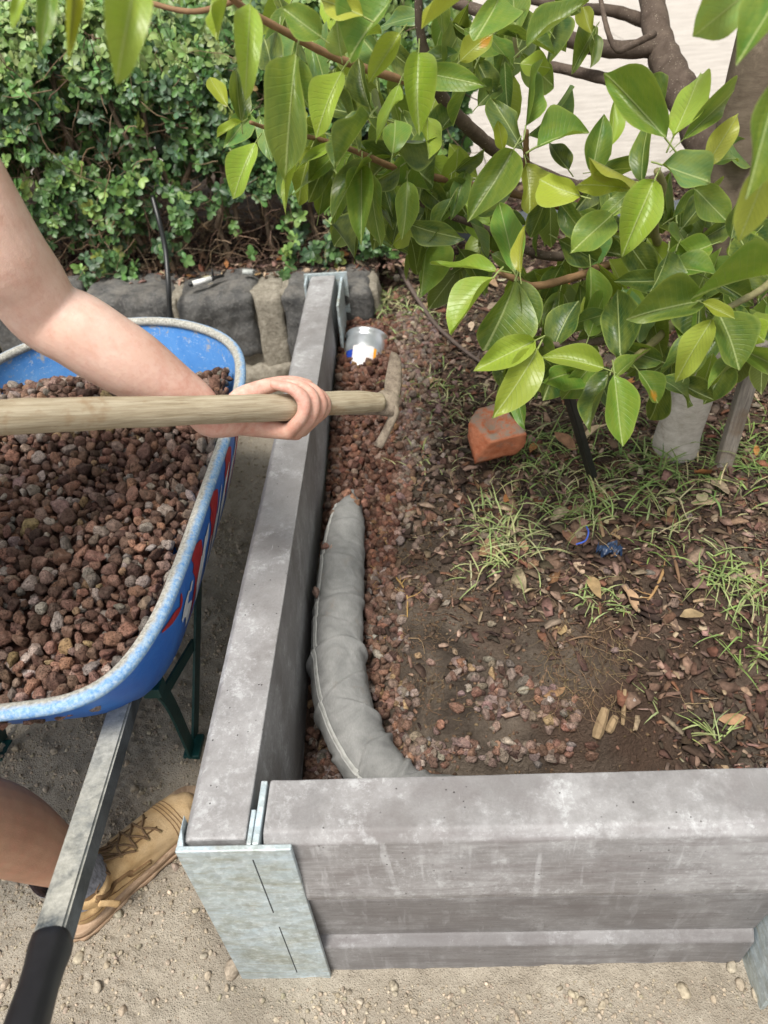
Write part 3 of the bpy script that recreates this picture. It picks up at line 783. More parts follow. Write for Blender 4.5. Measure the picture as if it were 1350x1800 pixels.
# ================================================================== drainage pipe in its filter sock
PIPEP = [(616, 872, .235, .020), (614, 893, .240, .030), (608, 925, .238, .040), (603, 970, .230, .047), (598, 1030, .22, .050), (594, 1090, .210, .051), (593, 1150, .200, .052), (599, 1210, .190, .053), (613, 1270, .178, .052), (640, 1325, .165, .051), (676, 1372, .155, .051), (725, 1412, .150, .051), (830, 1425, .14, .053), (930, 1432, .13, .052)]
pc = np.array([(*PZ(u, v, z), r) for u, v, z, r in PIPEP])
pc = catmull(pc, 34)
def m_sock():
    k = NT('geotextile sock'); p = k.pos()
    a = k.noise(k.scale(p, (1, 1, 1)), 18, 6, .6, 1.0); b = k.noise(k.scale(p, (4, 1, 1)), 160, 5, .7, .5)
    col = k.mix(k.ramp(a, .3, .7), (.20, .202, .197), (.345, .345, .335))
    col = k.mix(k.ramp(b, .3, .7), k.mix(.35, col, (.12, .12, .12)), col)
    col = k.mix(k.ramp(k.noise(p, 20, 5, .7), .6, .75, 0, .4), col, (.24, .17, .12))
    k.bump(k.math('ADD', b, k.math('MULTIPLY', a, 1.5)), .0015)
    return k.base(col, .9, .1)
SOCK = m_sock()
dp = empty('drain_pipe', tuple(pc[60][:3])); tag(dp, 'grey fabric wrapped drainage pipe curving along the inside of the long concrete wall', 'drain pipe')
seg = np.linalg.norm(np.diff(pc[:, :3], axis=0), axis=1); s_ = np.concatenate([[0], np.cumsum(seg)])
NS = 64; V = []; n = len(pc)
T = np.gradient(pc[:, :3], axis=0); T /= np.linalg.norm(T, axis=1)[:, None]
def pipe_pt(i, a, off=0.0, wr=True):
    c = pc[i, :3]; r = pc[i, 3]; t = T[i]; up = unit(np.array([0, 0, 1.])-t*t[2]); sd_ = np.cross(t, up)
    d = sd_*math.cos(a)+up*math.sin(a); s = s_[i]; q = c+d*r
    w_ = 0
    if wr:
        for kk, (s0, am, ph, sl) in enumerate([(.05, .0014, .3, .02), (.085, .0012, 2.3, -.01), (.13, .0022, 1.2, .01), (.20, .0012, 2.6, .02), (.235, .0018, 2.0, -.012), (.345, .0030, 1.0, .012), (.40, .0014, 2.0, -.02), (.47, .0042, 2.6, .02), (.545, .0022, 1.4, .03), (.60, .0036, .9, -.03), (.655, .0022, 2.9, -.02), (.70, .0045, 2.2, .04), (.755, .003, 1.2, .03), (.80, .004, .4, -.04)]):
            ss = s-s0-sl*math.sin(a+ph)
            w_ += 1.9*am*((math.exp(-(ss/.0028)**2) if ss < 0 else math.exp(-(ss/.010)**2))-.6*math.exp(-((ss+.006)/.004)**2))*(.6+.4*math.sin(a*2+ph*3))
        w_ += .0016*vn[i] if False else 0
    return q, d, w_
P_ = []; D_ = []; W_ = []
for i in range(n):
    for k in range(NS):
        q, d, w_ = pipe_pt(i, 2*math.pi*k/NS); P_.append(q); D_.append(d); W_.append(w_)
P_ = np.array(P_); D_ = np.array(D_); W_ = np.array(W_)
W_ += .0030*fbm(P_*np.array([1, 1, 1]), 16, 3, 3)+.0034*(.35-np.abs(fbm(P_*np.array([1, .5, 1]), 26, 3, 9)))
sg_ = np.repeat(s_, NS); W_ += .0003*np.sin(sg_*2*math.pi/.017)          # corrugation pressing through
P_ = P_+D_*W_[:, None]
Fc = [(i*NS+k, i*NS+(k+1) % NS, (i+1)*NS+(k+1) % NS, (i+1)*NS+k) for i in range(n-1) for k in range(NS)]
pmesh('sock', P_, Fc, SOCK, dp)
# stitched seam along the left upper side
SEAM = flat('pale stitching', (.50, .50, .48), .9, .1); acc = Acc(); acc2 = Acc()
aw = math.radians(38)
cam_left = []
for i in range(38, n-1, 2):
    q1, d1, w1 = pipe_pt(i, aw+.15); q0, d0, w0 = pipe_pt(i, aw-.0); acc_w = .0016
    cam_left.append((q0+d0*(w0+.0022), q1+d1*(w1+.0022)))
L = [a for a, b in cam_left]; Rr = [b for a, b in cam_left]
v1, f1 = tube_data(L, .0013, 5); acc.add(v1, f1); v1, f1 = tube_data(Rr, .0013, 5); acc.add(v1, f1)
for j in range(0, (len(L)-1)*2):
    i = j//2; fr = (j % 2)*.5
    a = L[i]*(1-fr)+L[i+1]*fr; b = Rr[i]*(1-fr)+Rr[i+1]*fr
    dv = (L[i+1]-L[i])*.28
    v1, f1 = tube_data([a, (a+b)/2+dv, b], .0011, 4); acc.add(v1, f1)
acc.build('seam', SEAM, dp)
def on_pipe(x, y, m=0.0):
    d = np.hypot(pc[:, 0]-x, pc[:, 1]-y); return bool((d < pc[:, 3]+m).any())

# ================================================================== scoria in the trench
items = []; bigs = []
def trench_w(y): return .225+.05*math.sin(y*5)
def add_gravel(x, y, r, lift=0.0, thr=.007):
    if on_pipe(x, y, r*.4-.004) or x < -.236+r*.8: return
    z = bz(x, y)+lift+r*.35
    items.append((x, y, z, r))
for _ in range(8200):
    y = rng.uniform(.60, 2.25); x = rng.uniform(-.235, .10)
    w_ = .195+.045*math.sin(y*4.1)+.06*sstep(1.1, 1.3, y)+.02*math.sin(y*13)
    if x+.237 > w_*rng.uniform(.8, 1.1): continue
    add_gravel(x, y, rng.uniform(.0065, .0125), rng.uniform(0, .012))
for _ in range(900):                                    # fill between wall and pipe
    y = rng.uniform(.53, .75); x = rng.uniform(-.235, -.10); add_gravel(x, y, rng.uniform(.008, .013), rng.uniform(0, .01))
for _ in range(300):                                    # heap that is being raked
    x, y = rng.normal(-.15, .06), rng.normal(1.62, .30)
    if x > -.23: add_gravel(x, y, rng.uniform(.008, .0145), rng.uniform(.005, .03))
for cx, cy, sx, sy, nn in ((-.02, 1.22, .03, .05, 18), (.16, 1.33, .06, .06, 22), (.04, 1.55, .06, .10, 44), (.14, 1.30, .12, .12, 20), (.05, 1.75, .08, .15, 30), (.3, 1.1, .25, .2, 26), (.6, 1.6, .4, .3, 60)):
    for _ in range(nn):
        x, y = rng.normal(cx, sx), rng.normal(cy, sy)
        if y > .53 and x > -.23: add_gravel(x, y, rng.uniform(.007, .0125), rng.uniform(-.002, .003))
for u, v_, su, sv, nn in ((860, 1200, 55, 18, 36), (900, 1240, 50, 16, 34), (985, 1255, 22, 22, 34), (810, 1180, 22, 14, 14), (760, 1045, 16, 14, 12), (800, 1345, 45, 10, 40), (900, 1345, 50, 8, 36), (980, 1350, 30, 8, 14), (740, 1320, 16, 20, 26), (710, 1250, 12, 30, 30), (780, 920, 20, 14, 14), (760, 820, 30, 40, 44), (740, 760, 25, 40, 40), (700, 1180, 14, 60, 40), (700, 1080, 12, 60, 30), (850, 1270, 30, 20, 8)):
    for _ in range(nn):
        q = PZ(rng.normal(u, su), rng.normal(v_, sv), .20)
        if q[1] > .6 and q[0] > -.2: q = PZ(*proj(q)[:2], bz(q[0], q[1])); add_gravel(q[0], q[1], rng.uniform(.0065, .0125), rng.uniform(-.002, .003))
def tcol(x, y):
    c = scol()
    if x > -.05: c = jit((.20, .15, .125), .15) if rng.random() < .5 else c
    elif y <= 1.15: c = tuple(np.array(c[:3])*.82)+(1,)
    elif y > 1.15: c = tuple(np.array(c[:3])*np.array([.68, .57, .54]))+(1,)  # shade of the far trench worked into the stone colour
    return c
sc_ = [(-(c[3]/proj(c[:3])[2] if (520 < proj(c[:3])[0] < 1340) else 0)-(.004 if 750 < proj(c[:3])[0] < 1100 else 0), i) for i, c in enumerate(items)]
sc_.sort(); top = set(i for _, i in sc_[:60])
for i in top:
    x, y, z, r = items[i]
    o = bpy.data.objects.new('scoria_stone', smesh[rng.integers(len(smesh))]); COL.objects.link(o)
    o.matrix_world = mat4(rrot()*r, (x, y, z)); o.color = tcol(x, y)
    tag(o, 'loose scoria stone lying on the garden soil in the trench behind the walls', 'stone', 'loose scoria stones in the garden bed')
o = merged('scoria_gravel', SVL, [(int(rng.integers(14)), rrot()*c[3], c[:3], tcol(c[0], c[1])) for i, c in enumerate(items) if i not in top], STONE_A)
tag(o, 'red brown scoria gravel filling the trench around the fabric wrapped pipe', 'gravel', kind='stuff')
# three stones lying on the pipe
for (u, v_, r) in ((573, 962, .011), (586, 966, .010), (556, 1040, .012), (620, 876, .014), (650, 862, .012), (600, 878, .012), (608, 870, .014), (630, 868, .012), (590, 884, .011), (640, 884, .010), (598, 892, .009), (628, 884, .010), (612, 882, .010), (585, 900, .009), (645, 900, .010)):
    q = PZ(u, v_, .265); o = bpy.data.objects.new('scoria_stone', smesh[(u) % 14]); COL.objects.link(o); o.matrix_world = mat4(rrot()*r, q); o.color = scol()
    tag(o, 'scoria stone lying on the end of the fabric pipe beside the wall', 'stone', 'scoria stones on the pipe')

# ================================================================== mulch chips, twigs, dry leaves, grass, roots
def chip_variant(seed):
    r_ = np.random.default_rng(seed); l, w_, t = 1, r_.uniform(.12, .55), r_.uniform(.06, .2)
    V = []
    for x in (-1, 0, 1):
        k = (.55 if x else 1)*r_.uniform(.8, 1.2)
        for a, b in ((-1, -1), (1, -1), (1, 1), (-1, 1)): V.append((x*l*.5+r_.normal(0, .06), a*w_*.5*k+r_.normal(0, .04), b*t*.5*k+(0.08 if x == 0 else 0)+r_.normal(0, .02)))
    Fc = [(0, 3, 2, 1), (8, 9, 10, 11)]
    for s in (0, 4):
        for k in range(4): Fc.append((s+k, s+(k+1) % 4, s+4+(k+1) % 4, s+4+k))
    return (np.array(V), Fc, None)
CV = [chip_variant(i) for i in range(12)]
CHIP = tintmat('bark mulch', 'attr', .9, .15, .0012, 300)
CC = [(.135, .082, .060), (.085, .056, .042), (.19, .125, .092), (.28, .20, .145), (.055, .038, .03), (.40, .31, .22), (.18, .085, .055)]
ccw = np.array([4, 4, 3, 2.0, 3, .9, 1]); ccw = ccw/ccw.sum()
def ccol(): return jit(CC[rng.choice(7, p=ccw)], .2)
its = []
mn1 = Cache(lambda X, Y: f2(X, Y, 4, 3, 21), -.3, 2.2, .5, 3.6, .02); mn2 = Cache(lambda X, Y: f2(X, Y, 6, 2, 23), -.3, 2.2, .5, 3.6, .02)
mn3 = Cache(lambda X, Y: f2(X, Y, 7, 3, 31), -1.8, .8, -.1, 2.4, .015); mn4 = Cache(lambda X, Y: f2(X, Y, 5, 2, 51), 0, 1.7, 1, 2.7, .02)
def mulch_density(x, y):
    a = x+.237
    d = sstep(.02, .40, a+.25*mn1(x, y)+.45*(y-1.05))
    if y < 1.08: d *= sstep(.84, 1.06, y+.10*mn2(x, y)+.34*sstep(.28, .5, x))
    return d
k = 0
while k < 40000:
    x, y = rng.uniform(-.2, 1.9), rng.uniform(.62, 3.4)
    if rng.random() > mulch_density(x, y) or rng.random() < .4*sstep(2, 3, y): 
        if rng.random() > .05: continue
    s = rng.choice([.009, .016, .026, .042], p=[.36, .36, .21, .07])*rng.uniform(.7, 1.3)
    its.append((int(rng.integers(12)), rrot(False, .35)*s, (x, y, bz(x, y)+rng.uniform(.0, .008)), ccol())); k += 1
for _ in range(3500):                                   # below the hedge
    x, y = rng.uniform(-1.6, .05), rng.uniform(2.42, 3.0)
    s = rng.choice([.010, .018, .03])*rng.uniform(.7, 1.3); c = ccol()
    its.append((int(rng.integers(12)), rrot(False, .4)*s, (x, y, .372+rng.uniform(0, .012)), tuple(np.array(c[:3])*1.3)+(1,)))
o = merged('mulch', CV, its, CHIP, smooth=False); tag(o, 'dark brown bark mulch spread over the garden bed around the tree', 'mulch', kind='stuff')
# fine crumbs of soil and little fibres
its = []
for _ in range(9000):
    x, y = rng.uniform(-.1, 1.3), rng.uniform(.54, 2.4); its.append((int(rng.integers(14)), rrot()*rng.uniform(.0014, .0055), (x, y, bz(x, y)+.001), jit((.13, .085, .055), .3)))
o = merged('soil_crumbs', [stone_variant(i, 1) for i in range(14)], its, CHIP); tag(o, 'crumbs of brown soil on the garden bed', 'soil', kind='stuff')
its = []
k = 0
while k < 30000:
    x, y = rng.uniform(-1.3, .65), rng.uniform(.02, 2.3)
    if x > -.34 and y > .41: continue
    if mn3(x, y) < rng.uniform(-.5, .35): k += 0; continue
    s = rng.choice([.0014, .0026, .0046, .009], p=[.52, .36, .112, .008])*rng.uniform(.7, 1.2)
    its.append((int(rng.integers(14)), rrot()*s, (x, y, gz(x, y)+s*.25), jit((.43, .365, .28), .13, .02))); k += 1
for (u, v_, s) in ((408, 1708, .016), (360, 1680, .007), (345, 1600, .006), (365, 1716, .007), (398, 1735, .006), (172, 1735, .010), (345, 1470, .006), (150, 1480, .006), (1330, 1748, .012), (1300, 1735, .009), (1285, 1700, .01)):
    q = PZ(u, v_, .0); its.append((3, rrot(False, .3)*s, (q[0], q[1], gz(q[0], q[1])+s*.3), jit((.46, .39, .30), .08, .02)))
o = merged('dirt_clods', [stone_variant(i+40, 2) for i in range(14)], its, tintmat('clods', 'attr', .95, .1, .001, 400)); tag(o, 'crumbly beige clods and grit on the bare dirt', 'grit', kind='stuff')

def leaf_geo(nl=8, nw=4, shape='fig', bend=.15, fold=.12, twist=0.0, wave=0.0, seed=0):
    """unit leaf: base at origin, tip at (0,1,0), normal +Z, half width 1 (scaled by caller in X)"""
    V = []; UV = []; r_ = np.random.default_rng(seed); ph = r_.uniform(0, 6)
    for i in range(nl+1):
        t = i/nl
        if shape == 'fig': w_ = (math.sin(math.pi*min(1, t**.86))**.72)*(1-.18*t) if 0 < t < 1 else 0; w_ = w_*(1-.35*sstep(.80, 1, t))
        elif shape == 'ovate': w_ = math.sin(math.pi*t**1.25)**.65 if 0 < t < 1 else 0
        else: w_ = math.sin(math.pi*t**.9)**1.1 if 0 < t < 1 else 0
        w_ = max(w_, .012)
        for j in range(nw+1):
            s = -1+2*j/nw
            x = s*w_; z = abs(s)*fold*w_-bend*t*t+wave*math.sin(t*9+ph)*s*s+twist*t*s*w_
            y = t+.05*abs(s)*w_
            V.append((x, y, z)); UV.append((s, t, w_))
    Fc = [(i*(nw+1)+j, i*(nw+1)+j+1, (i+1)*(nw+1)+j+1, (i+1)*(nw+1)+j) for i in range(nl) for j in range(nw)]
    return (np.array(V), Fc, np.array(UV))
DRY = tintmat('dry leaf', 'obj', .75, .25, .001, 200, lo=.7, hi=1.2)
dmesh = []
for s in range(8):
    V, Fc, UV = leaf_geo(7, 4, ['fig', 'ovate', 'narrow'][s % 3], rng.uniform(-.2, .35), rng.uniform(-.3, .5), rng.uniform(-.5, .5), .08, s)
    V = V*np.array([.22, 1, .5]); me = bpy.data.meshes.new('dry_leaf'); me.from_pydata([tuple(p) for p in V], [], Fc); me.update(); me.materials.append(DRY)
    me.polygons.foreach_set('use_smooth', [True]*len(me.polygons)); dmesh.append(me)
DC = [(.36, .25, .15), (.28, .17, .09), (.42, .33, .22), (.22, .13, .08), (.38, .16, .06), (.30, .24, .17)]
spec = [(1090, 945, .075, 1.6, 0), (1100, 1020, .07, -1.5, 0), (1210, 890, .07, .2, 2), (1190, 1065, .055, 0, 0), (1010, 930, .05, .7, 5), (1330, 1040, .06, 1, 0), (920, 1015, .035, .2, 2), (990, 1090, .05, 1.4, 0), (1165, 880, .05, -.4, 2), (890, 860, .04, 1.3, 4), (895, 880, .03, .8, 4), (930, 1340, .05, .5, 4), (1020, 770, .09, .2, 2), (1290, 870, .06, 2.2, 5), (1250, 870, .05, 1.7, 2), (1060, 1035, .05, 1.9, 1), (1010, 1230, .04, 1.0, 1), (960, 1180, .045, .3, 1), (1300, 1170, .05, .1, 1), (1255, 840, .07, -.3, 2), (1130, 640, .06, .4, 2), (700, 530, .04, 1.8, 0), (650, 520, .05, 1, 4)]
def drop_leaf(x, y, z, l, az, ci, lab='curled brown dead leaf lying on the mulch'):
    o = bpy.data.objects.new('dry_leaf', dmesh[rng.integers(8)]); COL.objects.link(o)
    o.matrix_world = mat4(rotm(rng.normal(0, .25), rng.normal(0, .35), az-1.57)*l, (x, y, z)); o.color = jit(DC[ci], .12)
    tag(o, lab, 'leaf', 'dead leaves on the mulch')
for u, v_, l, az, ci in spec:
    q = PZ(u, v_, .29); drop_leaf(q[0], q[1], bz(q[0], q[1])+.012, l, az, ci)
k = 0
while k < 170:
    x, y = rng.uniform(0, 1.7), rng.uniform(.95, 3.2)
    if rng.random() > mulch_density(x, y)+.05: continue
    drop_leaf(x, y, bz(x, y)+.010, rng.uniform(.03, .07), rng.uniform(0, 6.28), int(rng.integers(6))); k += 1
for _ in range(45):
    x, y = rng.uniform(-1.1, 0), rng.uniform(2.42, 2.7); drop_leaf(x, y, .385, rng.uniform(.035, .07), rng.uniform(0, 6.28), int(rng.integers(6)), 'brown dead leaf lying under the hedge on top of the stone wall')

# twigs and straw
acc = Acc()
def wig(x, y, z, l, az, r, c, curl=.5, lift=.01, n=6, sides=4, up=.0):
    p = np.array([x, y, z], float); pts = [p.copy()]; a = az; el = up
    for i in range(n):
        a += rng.normal(0, curl/ n**.5); el += rng.normal(0, .25)-.15*el*3/n-(up*1.6/n)
        p = p+np.array([math.cos(a)*math.cos(el), math.sin(a)*math.cos(el), math.sin(el)])*l/n; pts.append(p.copy())
    rr = np.linspace(r, r*.4, n+1); v, f = tube_data(pts, rr, sides, cap=False); acc.add(v, f, c)
k = 0
while k < 1500:
    x, y = rng.uniform(-.05, 1.5), rng.uniform(.8, 2.9)
    if rng.random() > mulch_density(x, y)+.10: continue
    c = jit(((.34, .25, .15), (.16, .10, .065), (.42, .34, .2))[rng.integers(3)], .15)
    wig(x, y, bz(x, y)+.007, rng.uniform(.02, .09), rng.uniform(0, 6.28), rng.uniform(.0004, .0012), c, .9); k += 1
for _ in range(500):                                   # hair roots poking from the soil step
    x, y = rng.normal(-.02, .05), rng.uniform(.75, 1.35); wig(x, y, bz(x, y)+.004, rng.uniform(.02, .05), rng.uniform(0, 6.28), .0005, jit((.22, .15, .09), .2), 1.2)
for _ in range(260):
    q = PZ(rng.uniform(950, 1100), rng.uniform(1080, 1230), .25); wig(q[0], q[1], bz(q[0], q[1])+.006, rng.uniform(.03, .07), rng.normal(-1.6, .5), .0006, jit((.22, .15, .09), .25), 1.0)
o = acc.build('twig_litter', CHIP); tag(o, 'fine twigs, straw and hair roots scattered over the mulch', 'twigs', kind='stuff')
def root(name, pix, r, c, label, z=.25, cat='root', sprouts=8, lift=.006):
    e = empty(name, tuple(PZ(*pix[0], z))); tag(e, label, cat)
    pts = []
    for i, (u, v_) in enumerate(pix):
        q = PZ(u, v_, z); zz = bz(q[0], q[1])+lift+.006*math.sin(i*2); pts.append(PZ(u, v_, zz+r*.5))
    m = flat(name+' skin', c, .8, .2); tube('stem', pts, np.linspace(r, r*.5, len(pts)), m, e, 6, n=5)
    a_ = Acc(); cc = catmull(pts, 6)
    for _ in range(sprouts):
        b = cc[rng.integers(len(cc))]; d = rng.normal(size=3)*.4; d[2] = abs(d[2])*.3; d = unit(d)*rng.uniform(.015, .04)
        v, f = tube_data([b, b+d*.5+rng.normal(0, .003, 3), b+d], [r*.4, r*.3, r*.15], 4, cap=False); a_.add(v, f)
    if sprouts: tag(a_.build('rootlets', m, e), kind='stuff')
root('pale_root', [(640, 1025), (665, 1010), (682, 1000), (700, 1020), (715, 1045), (716, 1085)], .0026, (.42, .27, .10), 'yellow root branching over the gravel beside the fabric pipe', .23, 'root', 16)
root('pale_root', [(672, 1000), (670, 1020), (690, 1040)], .002, (.42, .27, .10), 'short yellow root hooked beside the pipe, right of the larger yellow root', .23, 'root', 10)
root('pale_root', [(683, 920), (680, 945), (688, 965)], .0022, (.44, .30, .13), 'small yellow root tuft on the gravel beyond the larger yellow root', .23, 'root', 14)
root('pale_root', [(655, 1130), (685, 1120), (693, 1145), (694, 1155)], .0016, (.42, .27, .10), 'thin yellow root at the lower edge of the gravel strip', .21, 'root', 12)
root('fallen_twig', [(1180, 960), (1190, 1000), (1195, 1030), (1180, 1045)], .004, (.20, .12, .07), 'bent brown twig on the mulch right of the blue scrap', .3, 'twig', 4)
root('fallen_twig', [(1250, 1040), (1235, 1070), (1215, 1105)], .003, (.06, .045, .035), 'thin dark twig on mulch below the right grass clump', .3, 'twig', 3)
root('fallen_twig', [(1170, 995), (1150, 1040), (1125, 1070)], .0035, (.36, .22, .10), 'pale split twig on the mulch below the blue scrap', .3, 'twig', 3)
root('fallen_twig', [(1052, 908), (1060, 940), (1066, 968)], .005, (.33, .22, .13), 'short straight brown stick standing over the blue plastic scrap', .31, 'twig', 0)
root('fallen_branch', [(690, 452), (712, 490), (740, 535), (770, 575), (815, 615), (850, 640)], .009, (.13, .10, .085), 'long grey brown branch lying on the mulch left of the fig leaves', .32, 'branch', 5, .022)
root('fallen_branch', [(985, 1130), (1040, 1050+70), (1115, 1160), (1180, 1190)], .002, (.2, .13, .08), 'thin twig lying across the lower soil patch', .27, 'twig', 3)
WSP = flat('split pale wood', (.30, .215, .125), .85, .15, 0, .001, 150)
for (u0, v0, u1, v1, r, lb) in ((1060, 1265, 1045, 1310, .009, 'short pale broken wood stub beside the front trench, left of two'), (1080, 1268, 1066, 1300, .007, 'short pale broken wood stub beside the front trench, right of two'), (1093, 1235, 1092, 1285, .004, 'thin pale splinter of wood standing out of the soil bank')):
    a, b = PZ(u0, v0, .19), PZ(u1, v1, .17); a[2] = max(a[2], bz(a[0], a[1])+.012); b[2] = bz(b[0], b[1])+.012
    v, f = tube_data([a, a*.7+b*.3, b*.8+a*.2, b], [r*.8, r, r*1.1, r*.8], 7); o = pmesh('wood_stub', v, f, WSP, None, False); tag(o, lb, 'wood')

# grass
def blade_items(): pass
acc = Acc(); GRC = [(.17, .24, .07), (.22, .29, .10), (.30, .34, .15), (.12, .19, .05), (.42, .40, .22)]
def blade(p, az, l, w_, c, droop=1.0, up0=1.0):
    n = 6; pts = []; a = az; el = up0; q = np.array(p, float)
    for i in range(n+1):
        pts.append(q.copy()); el -= droop*1.6/n*rng.uniform(.6, 1.3); el = max(el, -.5); a += rng.normal(0, .12)
        q = q+np.array([math.cos(a)*math.cos(el), math.sin(a)*math.cos(el), math.sin(el)])*l/n
        fl = bz(q[0], q[1])+.004
        if q[2] < fl: q[2] = fl
    V = []; 
    for i, q in enumerate(pts):
        t = i/n; ww = w_*(1-t**1.6)*(.6+.4*min(1, t*4)); s = np.array([-math.sin(a), math.cos(a), .0]); s = unit(s+np.array([0, 0, rng.normal(0, .2)]))
        V += [q-s*ww, q+np.array([0, 0, -ww*.5]), q+s*ww]
    F_ = []
    for i in range(n): F_ += [(i*3, i*3+1, i*3+4, i*3+3), (i*3+1, i*3+2, i*3+5, i*3+4)]
    acc.add(V, F_, c)
def clump(u, v_, nb, l, sp=.03, pal=(0, 1, 2), z=.3, dr=1.0, az=None, w_=.0020):
    c0 = PZ(u, v_, z); c0[2] = bz(c0[0], c0[1])
    for _ in range(nb):
        p = c0+np.array([rng.normal(0, sp), rng.normal(0, sp), 0]); p[2] = bz(p[0], p[1])+.002
        a = rng.uniform(0, 6.28) if az is None else rng.normal(az, .7)
        blade(p, a, l*rng.uniform(.5, 1.2), w_*rng.uniform(.7, 1.3), jit(GRC[pal[rng.integers(len(pal))]], .14), dr*rng.uniform(.7, 1.3), rng.uniform(.5, 1.3))
for args in [(960, 770, 60, .10, .05, (0, 1, 3)), (930, 790, 50, .09, .05, (0, 1, 2)), (1000, 850, 60, .09, .05, (0, 1, 4)), (1040, 880, 60, .09, .04, (0, 1, 2)), (1090, 860, 50, .10, .05, (0, 1, 2)), (1150, 810, 60, .12, .05, (0, 1, 3)), (1200, 850, 60, .10, .06, (0, 1, 4)), (1110, 790, 50, .10, .05, (0, 3)),
             (875, 890, 60, .09, .03, (1, 2, 2)), (905, 930, 60, .10, .03, (1, 2, 4)), (840, 870, 16, .08, .03, (2, 4)), (830, 960, 12, .07, .02, (1, 2)), (1300, 790, 50, .11, .06, (0, 3)), (1340, 820, 50, .12, .05, (0, 1, 3)), (1350, 770, 50, .10, .06, (0, 3)),
             (1270, 1000, 40, .09, .025, (0, 1, 2)), (1320, 1010, 45, .11, .03, (0, 1, 2)), (1345, 1080, 20, .1, .02, (0, 1)), (1045, 1020, 26, .06, .015, (1, 2)), (1070, 1040, 16, .06, .015, (1, 2)), (1180, 920, 26, .08, .03, (0, 2, 4)), (1150, 950, 12, .07, .02, (0, 2)),
             (660, 530, 60, .08, .035, (1, 2, 4)), (700, 520, 60, .09, .04, (0, 2, 4)), (725, 555, 70, .08, .04, (2, 4, 0)), (715, 590, 50, .07, .03, (2, 4)), (690, 480, 30, .08, .05, (0, 2)), (760, 640, 60, .06, .05, (0, 1, 4)), (790, 670, 60, .06, .06, (0, 1, 4)), (740, 690, 60, .06, .05, (0, 1, 4)), (720, 660, 40, .06, .04, (0, 1)), (810, 700, 40, .06, .05, (1, 4)), (760, 770, 30, .06, .04, (2, 4)), (730, 780, 20, .07, .02, (2, 4)), (1010, 760, 40, .08, .06, (0, 3))]:
    u, v_, nb, l, sp, pal = args; clump(u, v_, nb, l, sp, pal)
for (u, v_, az) in ((1180, 1175, 2.9), (1240, 1200, -.3), (1290, 1195, 2.2), (1305, 1205, .6), (1300, 1210, 1.9)): clump(u, v_, 4, .075, .004, (1, 2), .28, .5, az, .002)
clump(635, 1022, 5, .05, .004, (1, 2), .26, .6, 3.0)
k = 0
while k < 700:
    x, y = rng.uniform(.05, 1.6), rng.uniform(1.15, 2.6)
    if mn4(x, y) < .05: continue
    blade((x, y, bz(x, y)), rng.uniform(0, 6.28), rng.uniform(.04, .08), .0012, jit(GRC[rng.choice([0, 1, 2, 4, 4])], .15)); k += 1
GRASS = tintmat('grass', 'attr', .6, .3, 0, 200, lo=.85, hi=1.15)
o = acc.build('grass', GRASS); tag(o, 'green and straw coloured couch grass growing through the mulch', 'grass', kind='stuff')

# ================================================================== things in the bed
# silver tin lying at the end of the trench
tin = empty('tin_can', tuple(PZ(640, 615, .25))); tag(tin, 'silver tin with blue, yellow and white label half buried in scoria behind the long wall', 'tin can')
def m_tin():
    k = NT('tin'); p = k.pos(); a = k.noise(p, 20, 4); k.bump(a, .003)
    return k.base(k.mix(k.ramp(a, .3, .7), (.50, .53, .56), (.75, .77, .79)), .32, .5, .75)
TIN = m_tin(); c0 = PZ(642, 622, .25); ax_t = unit(np.array([.10, .62, .42])); rt = .066
prof = [(-.075, rt*.99), (-.074, rt), (.030, rt), (.034, rt*.965), (.040, rt*.965), (.046, rt), (.050, rt*1.03), (.054, rt*1.04), (.057, rt*1.02)]
v, f = tube_data([c0+ax_t*a for a, r in prof], [r for a, r in prof], 48, cap=False); pmesh('shell', v, f, TIN, tin)
prof2 = [(.057, rt*1.0), (.048, rt*.93), (.047, rt*.6), (.047, .001)]
v, f = tube_data([c0+ax_t*a for a, r in prof2[:1]]+[c0+ax_t*(.0565)]+[c0+ax_t*.048, c0+ax_t*.0475, c0+ax_t*.047], [rt*1.02, rt*.97, rt*.93, rt*.5, .002], 48, cap=False); pmesh('lid', v, f, TIN, tin)
up_ = unit(np.array([0, 0, 1])-ax_t*ax_t[2]); sd2 = np.cross(ax_t, up_)
def can_patch(name, a0, a1, h0, h1, mat, off=.0006):
    A = np.linspace(a0, a1, 10); V = []
    for h in (h0, h1):
        for a in A: V.append(c0+ax_t*h+(sd2*math.cos(a)+up_*math.sin(a))*(rt+off))
    return pmesh(name, V, [(i, i+1, 11+i, 10+i) for i in range(9)], mat, tin)
# label on the side facing the camera (below the rim)
can_patch('label', math.radians(55), math.radians(112), -.07, -.006, flat('label white', (.75, .70, .70), .5))
can_patch('label_blue_band', math.radians(113), math.radians(140), -.07, -.018, flat('label blue', (.02, .06, .38), .4))
can_patch('label_yellow_band', math.radians(140), math.radians(147), -.07, -.018, flat('label yellow', (.7, .6, .02), .4))
can_patch('label_orange_stripe', math.radians(47), math.radians(55), -.07, -.010, flat('label orange', (.8, .35, .03), .4))

